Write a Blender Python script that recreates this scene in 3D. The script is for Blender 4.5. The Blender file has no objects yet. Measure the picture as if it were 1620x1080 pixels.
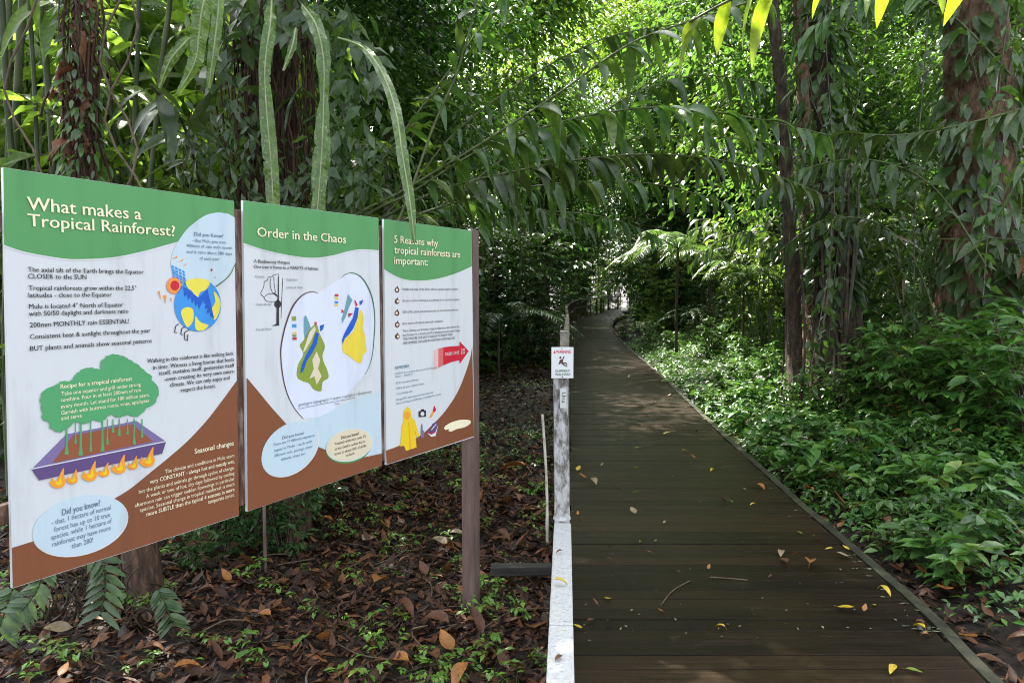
import bpy, bmesh, math, random
import numpy as np
from mathutils import Vector
R_ = math.radians
rng = np.random.default_rng(7)
random.seed(7)

# ------------------------------------------------------------------ camera, sky, sun, exposure
EYE = 1.88
F = 1170.0
PITCH = math.atan(83 / F)
scene = bpy.context.scene
COL = scene.collection
cam_d = bpy.data.cameras.new("camera")
cam_d.sensor_width = 36.0
cam_d.lens = 36.0 * F / 1620.0
cam_d.clip_start = 0.05
cam_d.clip_end = 800
cam = bpy.data.objects.new("camera", cam_d)
COL.objects.link(cam)
cam.location = (0, 0, EYE)
cam.rotation_euler = (math.pi / 2 - PITCH, 0, 0)
scene.camera = cam

SUN_EL, SUN_AZ = R_(52), R_(-22)          # azimuth from +Y, positive towards +X
world = bpy.data.worlds.new("World")
scene.world = world
world.use_nodes = True
wn, wl = world.node_tree.nodes, world.node_tree.links
sky = wn.new("ShaderNodeTexSky")
sky.sky_type = 'NISHITA'
sky.sun_disc = False
sky.sun_elevation = SUN_EL
sky.sun_rotation = SUN_AZ
sky.air_density = 1.0
sky.dust_density = 3.0
hs = wn.new("ShaderNodeHueSaturation")
hs.inputs['Saturation'].default_value = 0.30   # thin white cloud
wl.new(sky.outputs[0], hs.inputs['Color'])
bg = wn["Background"]
wl.new(hs.outputs[0], bg.inputs[0])
bg.inputs[1].default_value = 0.14
sun_d = bpy.data.lights.new("sun", 'SUN')
sun_d.energy = 4.6
sun_d.angle = R_(0.5)
sun_d.color = (1.0, 0.94, 0.82)
sun = bpy.data.objects.new("sun", sun_d)
COL.objects.link(sun)
_sd = Vector((math.sin(SUN_AZ) * math.cos(SUN_EL), math.cos(SUN_AZ) * math.cos(SUN_EL), math.sin(SUN_EL)))
sun.rotation_euler = _sd.to_track_quat('Z', 'Y').to_euler()
sun.location = _sd * 60
vs = scene.view_settings
vs.view_transform = 'Standard'
vs.look = 'None'
vs.gamma = 1
vs.use_curve_mapping = False
vs.exposure = 2.42
scene.render.engine = 'CYCLES'
cy = scene.cycles
cy.max_bounces = 7
cy.diffuse_bounces = 3
cy.glossy_bounces = 2
cy.transmission_bounces = 4
cy.transparent_max_bounces = 4
cy.sample_clamp_indirect = 6
cy.caustics_reflective = False
cy.caustics_refractive = False
cy.use_denoising = True
cy.denoising_prefilter = 'NONE'
cy.filter_width = 1.05

# ------------------------------------------------------------------ pixel -> world helpers
CP, SP = math.cos(PITCH), math.sin(PITCH)
def ray(px, py):
    x = (px - 810) / F
    v = -(py - 540) / F
    return np.array((x, CP + v * SP, -SP + v * CP))
def P(px, py, Y):
    d = ray(px, py)
    return np.array((0, 0, EYE)) + d * (Y / d[1])
def G(px, py, z=0.0):
    d = ray(px, py)
    return np.array((0, 0, EYE)) + d * ((z - EYE) / d[2])
def lin(c):
    c = np.array(c, float) / 255.0
    return tuple(np.where(c <= .04045, c / 12.92, ((c + .055) / 1.055) ** 2.4))
def nrm(a):
    return a / (np.linalg.norm(a, axis=-1, keepdims=True) + 1e-9)
def catmull(pts, n=8, closed=False):
    pts = np.array(pts, float)
    m = len(pts)
    out = []
    for i in range(m if closed else m - 1):
        if closed:
            p0, p1, p2, p3 = pts[(i - 1) % m], pts[i], pts[(i + 1) % m], pts[(i + 2) % m]
        else:
            p0, p1, p2, p3 = pts[max(i - 1, 0)], pts[i], pts[i + 1], pts[min(i + 2, m - 1)]
        for k in range(n):
            t = k / n
            out.append(.5 * ((2 * p1) + (-p0 + p2) * t + (2 * p0 - 5 * p1 + 4 * p2 - p3) * t * t + (-p0 + 3 * p1 - 3 * p2 + p3) * t ** 3))
    if not closed:
        out.append(pts[-1])
    return np.array(out)
def resample(pts, n):
    pts = np.array(pts, float)
    d = np.r_[0, np.cumsum(np.linalg.norm(np.diff(pts, axis=0), axis=1))]
    s = np.linspace(0, d[-1], n)
    return np.stack([np.interp(s, d, pts[:, k]) for k in range(pts.shape[1])], 1)

# ------------------------------------------------------------------ object helpers
def tag(o, label=None, cat=None, group=None, kind=None):
    if label: o["label"] = label
    if cat: o["category"] = cat
    if group: o["group"] = group
    if kind: o["kind"] = kind
    return o
def empty(name, loc=(0, 0, 0)):
    o = bpy.data.objects.new(name, None)
    COL.objects.link(o)
    o.empty_display_size = .1
    o.location = loc
    return o
def copy_tree(root, loc, rz=0, sc=1.0, label=None, group=None):
    r = root.copy(); COL.objects.link(r)
    r.location = loc; r.rotation_euler = (0, 0, rz)
    r.scale = (sc, sc, sc) if np.isscalar(sc) else sc
    if label: r["label"] = label
    if group: r["group"] = group
    for ch in root.children:
        c = ch.copy(); COL.objects.link(c); c.parent = r
        for g in ch.children:
            d = g.copy(); COL.objects.link(d); d.parent = c
    return r

class MB:
    def __init__(s):
        s.v = []; s.f = []; s.n = 0
    def add(s, verts, faces):
        verts = np.asarray(verts, float).reshape(-1, 3)
        faces = np.asarray(faces, int)
        s.v.append(verts); s.f.append(faces + s.n); s.n += len(verts)
    def box(s, c, size, rz=0.0, ax=None):
        x, y, z = np.array(size) / 2
        v = np.array([(-x, -y, -z), (x, -y, -z), (x, y, -z), (-x, y, -z), (-x, -y, z), (x, -y, z), (x, y, z), (-x, y, z)])
        if ax is not None:
            v = v @ np.array(ax)
        else:
            cr, sr = math.cos(rz), math.sin(rz)
            v = v @ np.array(((cr, sr, 0), (-sr, cr, 0), (0, 0, 1)))
        s.add(v + np.array(c), [(0, 3, 2, 1), (4, 5, 6, 7), (0, 1, 5, 4), (1, 2, 6, 5), (2, 3, 7, 6), (3, 0, 4, 7)])
    def tube(s, pts, rad, sides=6, cap=True, wob=0.0):
        pts = np.array(pts, float)
        n = len(pts)
        rad = np.broadcast_to(np.array(rad, float), (n,))
        t = nrm(np.gradient(pts, axis=0))
        ref = np.array((1.0, 0, 0)) if abs(t[:, 0]).mean() < .7 else np.array((0, 1.0, 0))
        a = nrm(np.cross(t, ref)); b = np.cross(t, a)
        ang = np.arange(sides) * 2 * math.pi / sides
        rr = rad[:, None] * (1 + wob * rng.normal(size=(n, sides)))
        ring = pts[:, None] + rr[..., None] * (np.cos(ang)[None, :, None] * a[:, None] + np.sin(ang)[None, :, None] * b[:, None])
        i = np.arange(n - 1)[:, None] * sides
        j = np.arange(sides)[None]
        k = (j + 1) % sides
        q = np.stack([i + j, i + k, i + sides + k, i + sides + j], -1).reshape(-1, 4)
        base = s.n
        s.add(ring, q)
        if cap:
            for r0, rev in ((0, True), ((n - 1) * sides, False)):
                c = pts[0] if rev else pts[-1]
                s.v.append(np.array([c])); ci = s.n; s.n += 1
                jj = np.arange(sides)
                s.f.append(np.stack([np.full(sides, ci), base + r0 + jj, base + r0 + (jj + 1) % sides], -1))
    def leaves(s, B, D, N, L, W, droop=0.0, seg=2, fold=.2, prof='ovate', stalk=0.0):
        B = np.array(B, float).reshape(-1, 3); n = len(B)
        if n == 0: return
        D = nrm(np.broadcast_to(np.array(D, float), (n, 3)).copy())
        N = np.broadcast_to(np.array(N, float), (n, 3))
        S = np.cross(D, N); bad = np.linalg.norm(S, axis=1) < 1e-3
        S[bad] = np.cross(D[bad], (1, .3, .2)); S = nrm(S)
        L = np.broadcast_to(np.array(L, float), (n,)); W = np.broadcast_to(np.array(W, float), (n,))
        dr = np.broadcast_to(np.array(droop, float), (n,))
        fo = np.broadcast_to(np.array(fold, float), (n,))
        if seg == 1:
            nn = np.cross(S, D)
            mid = B + D * (L * .45)[:, None]
            off = S * (W / 2)[:, None]
            up = nn * (fo * W / 2)[:, None]
            tip = B + nrm(D - np.array((0, 0, 1.)) * dr[:, None] * .6) * L[:, None]
            v = np.stack([B, mid + off + up, tip, mid - off + up], 1)
            f = np.arange(n)[:, None] * 4 + np.arange(4)
            s.add(v, f)
            return
        rows = []
        p = B + D * (stalk * L)[:, None] if stalk else B.copy()
        d = D.copy()
        for k in range(seg + 1):
            t = k / seg
            if prof == 'ovate': w = (math.sin(math.pi * t ** .75)) ** .85
            elif prof == 'lance': w = (math.sin(math.pi * (t * .97 + .03) ** .7)) ** .8
            elif prof == 'strap': w = min(1, 6 * t + .2) * min(1, 4 * (1 - t))
            else: w = math.sin(math.pi * t)
            if k == 0: w = max(w, .06)
            w = max(w, 0.015)
            nn = np.cross(S, d)
            hw = (W / 2 * w)[:, None]
            up = nn * hw * fo[:, None]
            rows.append(np.stack([p - S * hw + up, p, p + S * hw + up], 1))
            d = nrm(d - np.array((0, 0, 1.)) * (dr / seg)[:, None])
            p = p + d * (L / seg)[:, None]
        v = np.stack(rows, 1).reshape(n, -1, 3)
        q = []
        for k in range(seg):
            o = k * 3
            q += [(o, o + 1, o + 4, o + 3), (o + 1, o + 2, o + 5, o + 4)]
        f = (np.arange(n)[:, None, None] * (3 * (seg + 1)) + np.array(q)[None]).reshape(-1, 4)
        s.add(v, f)
    def build(s, name, mat, parent=None, smooth=True):
        me = bpy.data.meshes.new(name)
        V = np.concatenate(s.v)
        me.vertices.add(len(V)); me.vertices.foreach_set("co", V.astype(np.float32).ravel())
        nf = sum(len(f) for f in s.f)
        loops = np.concatenate([f.ravel() for f in s.f])
        tot = np.concatenate([np.full(len(f), f.shape[1]) for f in s.f])
        st = np.r_[0, np.cumsum(tot)[:-1]]
        me.loops.add(len(loops)); me.loops.foreach_set("vertex_index", loops.astype(np.int32))
        me.polygons.add(nf)
        me.polygons.foreach_set("loop_start", st.astype(np.int32))
        me.polygons.foreach_set("use_smooth", np.full(nf, smooth))
        me.update(calc_edges=True); me.validate()
        me.materials.append(mat)
        o = bpy.data.objects.new(name, me)
        COL.objects.link(o)
        if parent: o.parent = parent
        return o

# ------------------------------------------------------------------ materials
def new_mat(name):
    m = bpy.data.materials.new(name); m.use_nodes = True
    nt = m.node_tree
    return m, nt, nt.nodes["Principled BSDF"]
def ramp(nt, stops):
    r = nt.nodes.new("ShaderNodeValToRGB")
    e = r.color_ramp.elements
    e[0].position = stops[0][0]; e[0].color = (*stops[0][1], 1)
    e[1].position = stops[-1][0]; e[1].color = (*stops[-1][1], 1)
    for p, c in stops[1:-1]:
        k = e.new(p); k.color = (*c, 1)
    return r
def plain(name, c, rough=.5, spec=.5):
    m, nt, b = new_mat(name)
    b.inputs['Base Color'].default_value = (*c, 1)
    b.inputs['Roughness'].default_value = rough
    b.inputs['Specular IOR Level'].default_value = spec
    return m
def leaf_mat(name, stops, trans, tf=.35, rough=.38, spec=.5, blotch=None):
    """a leaf surface: colour varies leaf by leaf, light shines through"""
    m, nt, b = new_mat(name)
    g = nt.nodes.new("ShaderNodeNewGeometry")
    oi = nt.nodes.new("ShaderNodeObjectInfo")
    ad = nt.nodes.new("ShaderNodeMath"); ad.operation = 'MULTIPLY_ADD'
    nt.links.new(oi.outputs['Random'], ad.inputs[0]); ad.inputs[1].default_value = .25
    mu = nt.nodes.new("ShaderNodeMath"); mu.operation = 'MULTIPLY'; mu.inputs[1].default_value = .8
    nt.links.new(g.outputs['Random Per Island'], mu.inputs[0])
    nt.links.new(mu.outputs[0], ad.inputs[2])
    r = ramp(nt, stops)
    nt.links.new(ad.outputs[0], r.inputs[0])
    col = r.outputs[0]
    tc = nt.nodes.new("ShaderNodeTexCoord")
    nz = nt.nodes.new("ShaderNodeTexNoise"); nz.inputs['Scale'].default_value = 28; nz.inputs['Detail'].default_value = 3
    nt.links.new(tc.outputs['Object'], nz.inputs['Vector'])
    mx = nt.nodes.new("ShaderNodeMix"); mx.data_type = 'RGBA'; mx.blend_type = 'MULTIPLY'
    rr = ramp(nt, [(.3, (.6, .6, .6)), (.7, (1.35, 1.35, 1.3))])
    nt.links.new(nz.outputs['Fac'], rr.inputs[0])
    mx.inputs['Factor'].default_value = .8
    nt.links.new(col, mx.inputs['A']); nt.links.new(rr.outputs[0], mx.inputs['B'])
    col = mx.outputs['Result']
    if blotch:
        n2 = nt.nodes.new("ShaderNodeTexNoise"); n2.inputs['Scale'].default_value = 60; n2.inputs['Detail'].default_value = 2
        nt.links.new(tc.outputs['Object'], n2.inputs['Vector'])
        r2 = ramp(nt, [(.60, (0, 0, 0)), (.68, (1, 1, 1))])
        nt.links.new(n2.outputs['Fac'], r2.inputs[0])
        m2 = nt.nodes.new("ShaderNodeMix"); m2.data_type = 'RGBA'
        nt.links.new(r2.outputs[0], m2.inputs['Factor']); nt.links.new(col, m2.inputs['A'])
        m2.inputs['B'].default_value = (*blotch, 1)
        col = m2.outputs['Result']
    nt.links.new(col, b.inputs['Base Color'])
    b.inputs['Roughness'].default_value = rough
    b.inputs['Specular IOR Level'].default_value = spec
    bp = nt.nodes.new("ShaderNodeBump"); bp.inputs['Strength'].default_value = .25; bp.inputs['Distance'].default_value = .01
    nt.links.new(nz.outputs['Fac'], bp.inputs['Height']); nt.links.new(bp.outputs[0], b.inputs['Normal'])
    if tf > 0:
        tr = nt.nodes.new("ShaderNodeBsdfTranslucent")
        tm = nt.nodes.new("ShaderNodeMix"); tm.data_type = 'RGBA'; tm.blend_type = 'MULTIPLY'; tm.inputs['Factor'].default_value = .7
        tm.inputs['A'].default_value = (*trans, 1)
        nt.links.new(rr.outputs[0], tm.inputs['B'])
        nt.links.new(tm.outputs['Result'], tr.inputs['Color'])
        ms = nt.nodes.new("ShaderNodeMixShader"); ms.inputs[0].default_value = tf
        nt.links.new(b.outputs[0], ms.inputs[1]); nt.links.new(tr.outputs[0], ms.inputs[2])
        nt.links.new(ms.outputs[0], nt.nodes["Material Output"].inputs['Surface'])
    return m
def noise_mat(name, stops, scale=6, detail=6, rough=.8, bump=.5, stretch=(1, 1, 1), spec=.3, bdist=.02, rough_stops=None):
    m, nt, b = new_mat(name)
    tc = nt.nodes.new("ShaderNodeTexCoord")
    mp = nt.nodes.new("ShaderNodeMapping"); mp.inputs['Scale'].default_value = stretch
    nz = nt.nodes.new("ShaderNodeTexNoise"); nz.inputs['Scale'].default_value = scale; nz.inputs['Detail'].default_value = detail
    nz.inputs['Roughness'].default_value = .65
    nt.links.new(tc.outputs['Object'], mp.inputs[0]); nt.links.new(mp.outputs[0], nz.inputs['Vector'])
    r = ramp(nt, stops)
    nt.links.new(nz.outputs['Fac'], r.inputs[0]); nt.links.new(r.outputs[0], b.inputs['Base Color'])
    b.inputs['Roughness'].default_value = rough; b.inputs['Specular IOR Level'].default_value = spec
    if rough_stops:
        r2 = ramp(nt, [(p, (v, v, v)) for p, v in rough_stops])
        nt.links.new(nz.outputs['Fac'], r2.inputs[0]); nt.links.new(r2.outputs[0], b.inputs['Roughness'])
    bp = nt.nodes.new("ShaderNodeBump"); bp.inputs['Strength'].default_value = bump; bp.inputs['Distance'].default_value = bdist
    nt.links.new(nz.outputs['Fac'], bp.inputs['Height']); nt.links.new(bp.outputs[0], b.inputs['Normal'])
    return m

M = {}
M['soil'] = noise_mat('soil', [(.3, (.007, .005, .004)), (.5, (.018, .012, .009)), (.7, (.04, .027, .019))], scale=9, detail=10, rough=.7, bump=1.0, bdist=.03)
M['bark_red'] = noise_mat('bark_red', [(.3, (.036, .021, .014)), (.46, (.13, .075, .048)), (.6, (.24, .15, .10)), (.72, (.10, .11, .05)), (.85, (.26, .22, .17))], scale=9, detail=12, stretch=(1.6, 1.6, .8), bump=1, bdist=.04)
M['bark_dark'] = noise_mat('bark_dark', [(.3, (.018, .013, .010)), (.52, (.07, .05, .035)), (.66, (.13, .10, .07)), (.8, (.07, .085, .04))], scale=10, detail=12, stretch=(1.8, 1.8, .7), bump=1, bdist=.04)
M['bark_grey'] = noise_mat('bark_grey', [(.3, (.03, .028, .02)), (.5, (.12, .105, .08)), (.7, (.2, .19, .14)), (.8, (.06, .10, .03))], scale=6, stretch=(2, 2, .6), bump=.7)
M['moss_bark'] = noise_mat('moss_bark', [(.35, (.02, .014, .01)), (.5, (.07, .05, .03)), (.62, (.05, .075, .02)), (.8, (.12, .10, .06))], scale=9, bump=1)
M['fibre'] = noise_mat('fibre', [(.3, (.015, .009, .006)), (.5, (.06, .033, .02)), (.7, (.14, .08, .045))], scale=14, stretch=(2, 2, .5), bump=1)
M['twig'] = noise_mat('twig', [(.3, (.05, .035, .022)), (.7, (.16, .12, .08))], scale=20, bump=.4)
M['culm'] = noise_mat('culm', [(.3, (.012, .020, .006)), (.5, (.034, .055, .014)), (.72, (.10, .11, .05))], scale=5, stretch=(2, 2, .4), rough=.5, bump=.2)
M['stem_green'] = noise_mat('stem_green', [(.3, (.03, .045, .012)), (.7, (.11, .13, .05))], scale=12, rough=.4, bump=.2)
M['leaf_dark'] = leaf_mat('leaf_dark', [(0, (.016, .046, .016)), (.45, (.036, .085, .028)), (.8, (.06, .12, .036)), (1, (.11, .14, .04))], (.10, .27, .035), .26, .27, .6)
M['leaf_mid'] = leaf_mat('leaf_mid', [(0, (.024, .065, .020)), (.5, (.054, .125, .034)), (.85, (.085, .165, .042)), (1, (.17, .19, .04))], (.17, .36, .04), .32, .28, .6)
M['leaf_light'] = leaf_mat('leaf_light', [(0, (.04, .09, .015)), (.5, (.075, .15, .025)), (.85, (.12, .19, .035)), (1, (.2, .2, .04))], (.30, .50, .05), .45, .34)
M['leaf_ginger'] = leaf_mat('leaf_ginger', [(0, (.018, .040, .012)), (.5, (.038, .075, .022)), (.85, (.065, .11, .034)), (.97, (.08, .11, .035)), (1, (.16, .07, .025))], (.13, .22, .03), .27, .30, .55)
M['leaf_cover'] = leaf_mat('leaf_cover', [(0, (.024, .080, .018)), (.45, (.055, .155, .032)), (.85, (.105, .225, .045)), (1, (.21, .27, .05))], (.16, .36, .03), .24, .3, .55)
M['leaf_seed2'] = leaf_mat('leaf_seed2', [(0, (.04, .11, .02)), (.6, (.075, .17, .03)), (1, (.14, .20, .04))], (.2, .34, .03), .25, .34)
M['leaf_seed'] = leaf_mat('leaf_seed', [(0, (.06, .17, .02)), (.6, (.11, .26, .03)), (1, (.20, .30, .04))], (.25, .4, .03), .3, .4)
M['leaf_back'] = leaf_mat('leaf_back', [(0, (.03, .07, .012)), (1, (.10, .16, .02))], (.34, .48, .02), .5, .3, .6, blotch=(.03, .05, .01))
M['leaf_vine'] = leaf_mat('leaf_vine', [(0, (.02, .05, .015)), (.5, (.04, .085, .025)), (1, (.075, .13, .045))], (.16, .3, .03), .3, .30, .6)
M['leaf_palm'] = leaf_mat('leaf_palm', [(0, (.03, .065, .028)), (.5, (.055, .105, .045)), (1, (.09, .14, .06))], (.16, .3, .05), .3, .30, .6)
M['frond'] = leaf_mat('frond', [(0, (.058, .125, .022)), (1, (.085, .16, .03))], (.24, .40, .05), .3, .26, .6, blotch=(.24, .33, .11))  # pale blotches put glossy highlights into the leaf colour
M['dead'] = leaf_mat('dead', [(0, (.030, .013, .008)), (.4, (.09, .036, .018)), (.8, (.16, .068, .028)), (1, (.24, .13, .065))], (.25, .10, .03), .12, .5, .4, blotch=(.05, .025, .014))
M['litter'] = leaf_mat('litter', [(0, (.008, .0045, .003)), (.32, (.027, .013, .0085)), (.58, (.062, .028, .016)), (.8, (.12, .05, .022)), (.94, (.17, .068, .024)), (1, (.22, .13, .06))], (.1, .05, .02), 0, .5, .22)
M['yellow_leaf'] = leaf_mat('yellow_leaf', [(0, (.55, .36, .02)), (.6, (.62, .45, .03)), (1, (.45, .40, .04))], (.5, .35, .02), .2, .4)
M['orange_leaf'] = leaf_mat('orange_leaf', [(0, (.24, .085, .02)), (.6, (.33, .13, .03)), (1, (.28, .15, .05))], (.3, .12, .02), .12, .45, blotch=(.12, .05, .02))
M['rust_leaf'] = leaf_mat('rust_leaf', [(0, (.13, .045, .02)), (.6, (.19, .075, .03)), (1, (.24, .11, .05))], (.25, .10, .03), .1, .45, .4, blotch=(.07, .03, .015))
M['green_leaf'] = leaf_mat('green_leaf', [(0, (.10, .22, .02)), (1, (.22, .30, .03))], (.2, .3, .03), .2, .4)
M['tan_leaf'] = leaf_mat('tan_leaf', [(0, (.20, .145, .085)), (1, (.32, .25, .16))], (.3, .2, .1), .1, .5, blotch=(.14, .09, .05))

# ------------------------------------------------------------------ the deck line (unprojected from the photo onto the deck plane)
DECK_Z = .23
Lpx = [(900, 1080), (901, 955), (902, 790), (902, 680), (902, 615), (901, 577), (900, 556), (899, 537), (905, 518), (918, 505), (947, 497), (992, 489)]
Rpx = [(1560, 1080), (1440, 955), (1252, 790), (1132, 680), (1066, 616), (1025, 578), (1000, 557), (980, 538), (966, 517), (972, 505), (987, 498), (1010, 490.5)]
Lw = np.array([G(*p, DECK_Z) for p in Lpx]); Rw = np.array([G(*p, DECK_Z) for p in Rpx])
Lw = np.vstack([Lw[0] + (Lw[0] - Lw[1]) * 4.5, Lw]); Rw = np.vstack([Rw[0] + (Rw[0] - Rw[1]) * 4.5, Rw])
_ext = np.array((14.0, 6.0, 0)); Lw = np.vstack([Lw, Lw[-1] + _ext]); Rw = np.vstack([Rw, Rw[-1] + _ext])
Lc, Rc = catmull(Lw, 16), catmull(Rw, 16)
mid = (Lc + Rc) / 2
def deck_dist(x, y):
    """signed distance from the deck edge (negative on the deck)"""
    p = np.stack([np.ravel(x), np.ravel(y)], 1)
    d = np.full(len(p), 1e9)
    for k in range(0, len(mid), 3):
        d = np.minimum(d, np.hypot(p[:, 0] - mid[k, 0], p[:, 1] - mid[k, 1]) - np.linalg.norm(Rc[k] - Lc[k]) / 2)
    return d.reshape(np.shape(x))
def deck_x(y):
    return np.interp(y, mid[:, 1], mid[:, 0])
def side(x, y):
    return np.where(np.asarray(x) > deck_x(np.asarray(y)), 1, -1)
def gz(x, y):
    x = np.asarray(x, float); y = np.asarray(y, float)
    n = .035 * np.sin(x * 1.7 + 1.3 * np.sin(y * 1.1)) + .03 * np.sin(y * 2.3 + x * .9) + .02 * np.sin(x * 5.1 + y * 3.7)
    d = deck_dist(x, y)
    s = np.clip(d / .8, 0, 1)
    right = np.where(side(x, y) > 0, 1, 0)
    rise = right * np.minimum(.10 * np.clip(d - .2, 0, None), .9)
    return np.where(d < 0, -.02, n * s + rise * s + right * .10 * s)

# ground sheet
xs = np.unique(np.r_[-300, -200, -120, -70, -45, -32, -24, np.arange(-18, -6, .8), np.arange(-6, 9, .12), np.arange(9, 18, .8), 24, 32, 45, 70, 120, 200, 300])
ys = np.unique(np.r_[-60, -30, -15, -8, np.arange(-4, 1.5, .6), np.arange(1.5, 20, .12), np.arange(20, 70, 1.0), 85, 100, 140, 200, 300, 450])
X, Y = np.meshgrid(xs, ys)
Zg = gz(X, Y)
mb = MB()
nx, ny = len(xs), len(ys)
i = (np.arange(ny - 1)[:, None] * nx + np.arange(nx - 1)[None]).ravel()
mb.add(np.stack([X, Y, Zg], -1), np.stack([i, i + 1, i + nx + 1, i + nx], -1))
tag(mb.build('ground', M['soil']), kind='structure')

# ------------------------------------------------------------------ boardwalk
def deck_mat():
    m, nt, b = new_mat('wet_planks')
    g = nt.nodes.new("ShaderNodeNewGeometry")
    tc = nt.nodes.new("ShaderNodeTexCoord")
    mp = nt.nodes.new("ShaderNodeMapping"); mp.inputs['Scale'].default_value = (1.0, 40, 40)
    n1 = nt.nodes.new("ShaderNodeTexNoise"); n1.inputs['Scale'].default_value = 2.2; n1.inputs['Detail'].default_value = 8; n1.inputs['Roughness'].default_value = .7
    n2 = nt.nodes.new("ShaderNodeTexNoise"); n2.inputs['Scale'].default_value = 1.1; n2.inputs['Detail'].default_value = 5
    nt.links.new(tc.outputs['Object'], mp.inputs[0]); nt.links.new(mp.outputs[0], n1.inputs['Vector']); nt.links.new(tc.outputs['Object'], n2.inputs['Vector'])
    r1 = ramp(nt, [(.3, (.0062, .0036, .0024)), (.55, (.0165, .0100, .0064)), (.75, (.045, .030, .020))])
    nt.links.new(n1.outputs['Fac'], r1.inputs[0])
    pr = ramp(nt, [(0, (.5, .5, .5)), (.5, (1, .98, .92)), (1, (1.6, 1.5, 1.3))])
    nt.links.new(g.outputs['Random Per Island'], pr.inputs[0])
    m1 = nt.nodes.new("ShaderNodeMix"); m1.data_type = 'RGBA'; m1.blend_type = 'MULTIPLY'; m1.inputs['Factor'].default_value = 1
    nt.links.new(r1.outputs[0], m1.inputs['A']); nt.links.new(pr.outputs[0], m1.inputs['B'])
    r2 = ramp(nt, [(.5, (0, 0, 0)), (.7, (1, 1, 1))])
    nt.links.new(n2.outputs['Fac'], r2.inputs[0])
    m2 = nt.nodes.new("ShaderNodeMix"); m2.data_type = 'RGBA'
    sc = nt.nodes.new("ShaderNodeMath"); sc.operation = 'MULTIPLY'; sc.inputs[1].default_value = .55
    nt.links.new(r2.outputs[0], sc.inputs[0]); nt.links.new(sc.outputs[0], m2.inputs['Factor'])
    nt.links.new(m1.outputs['Result'], m2.inputs['A']); m2.inputs['B'].default_value = (.024, .0165, .006, 1)
    nt.links.new(m2.outputs['Result'], b.inputs['Base Color'])
    rr = ramp(nt, [(.3, (.26,) * 3), (.75, (.55,) * 3)])
    nt.links.new(n1.outputs['Fac'], rr.inputs[0]); nt.links.new(rr.outputs[0], b.inputs['Roughness'])
    b.inputs['Specular IOR Level'].default_value = .13
    bp = nt.nodes.new("ShaderNodeBump"); bp.inputs['Strength'].default_value = .5; bp.inputs['Distance'].default_value = .004
    nt.links.new(n1.outputs['Fac'], bp.inputs['Height']); nt.links.new(bp.outputs[0], b.inputs['Normal'])
    return m
M['planks'] = deck_mat()
M['kerb'] = noise_mat('kerb_wood', [(.3, (.010, .010, .006)), (.5, (.026, .026, .014)), (.68, (.05, .055, .026)), (.85, (.14, .13, .10))], scale=8, rough=.6, bump=.5, stretch=(1, 1, 1))
dl = np.r_[0, np.cumsum(np.linalg.norm(np.diff(mid, axis=0), axis=1))]
PW, GAP, TH = .122, .0055, .04
npl = int(dl[-1] / PW)
mb = MB()
def at_s(s):
    return (np.array([np.interp(s, dl, Lc[:, k]) for k in range(3)]), np.array([np.interp(s, dl, Rc[:, k]) for k in range(3)]))
for k in range(npl):
    a0, b0 = at_s(k * PW); a1, b1 = at_s(k * PW + PW - GAP)
    j = rng.normal(0, .0012); o = rng.normal(0, .008, 2)
    dirv = nrm(b0 - a0)
    a0, a1 = a0 + dirv * o[0], a1 + dirv * o[0]; b0, b1 = b0 + dirv * o[1], b1 + dirv * o[1]
    ch = .0025
    dv = nrm(a1 - a0) * ch
    up = np.array((0, 0, j)); dn = np.array((0, 0, j - ch)); bt = np.array((0, 0, -TH))
    v = [a0 + bt, b0 + bt, b1 + bt, a1 + bt, a0 + dn, b0 + dn, b1 + dn, a1 + dn, a0 + dv + up, b0 + dv + up, b1 - dv + up, a1 - dv + up]
    mb.add(v, [(0, 1, 5, 4), (1, 2, 6, 5), (2, 3, 7, 6), (3, 0, 4, 7), (4, 5, 9, 8), (5, 6, 10, 9), (6, 7, 11, 10), (7, 4, 8, 11), (8, 9, 10, 11)])
bw = tag(empty('boardwalk'), kind='structure')
mb.build('plank_deck', M['planks'], bw, smooth=False)
def strip(pts, w, z0, z1, off):
    """a long rail of rectangular section along a line, as one closed run"""
    t = nrm(np.gradient(pts, axis=0)); s = np.stack([t[:, 1], -t[:, 0], 0 * t[:, 0]], 1)
    c = pts + s * off
    ring = np.stack([c - s * w / 2 + (0, 0, z0), c + s * w / 2 + (0, 0, z0), c + s * w / 2 + (0, 0, z1), c - s * w / 2 + (0, 0, z1)], 1)
    n = len(pts); q = []
    for a in range(n - 1):
        for b in range(4):
            q.append((a * 4 + b, a * 4 + (b + 1) % 4, a * 4 + 4 + (b + 1) % 4, a * 4 + 4 + b))
    q += [(3, 2, 1, 0), ((n - 1) * 4, (n - 1) * 4 + 1, (n - 1) * 4 + 2, (n - 1) * 4 + 3)]
    return ring.reshape(-1, 3), np.array(q)
Rf = resample(Rc, 400); Lf = resample(Lc, 400)
mb = MB(); mb.add(*strip(Rf + rng.normal(0, .002, Rf.shape), .06, -.12, .004, .042)); mb.build('edge_board', M['kerb'], bw, smooth=False)
mb = MB(); mb.add(*strip(Lf, .04, -.17, -.006, -.025)); mb.build('edge_board', M['kerb'], bw, smooth=False)
mb = MB()
for k in range(0, len(mid) - 1, 6):
    for q in (Lc[k], Rc[k]):
        mb.box((q[0] * .9 + mid[k, 0] * .1, q[1], .07), (.09, .09, .23))
mb.build('footing', M['kerb'], bw, smooth=False)

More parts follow.
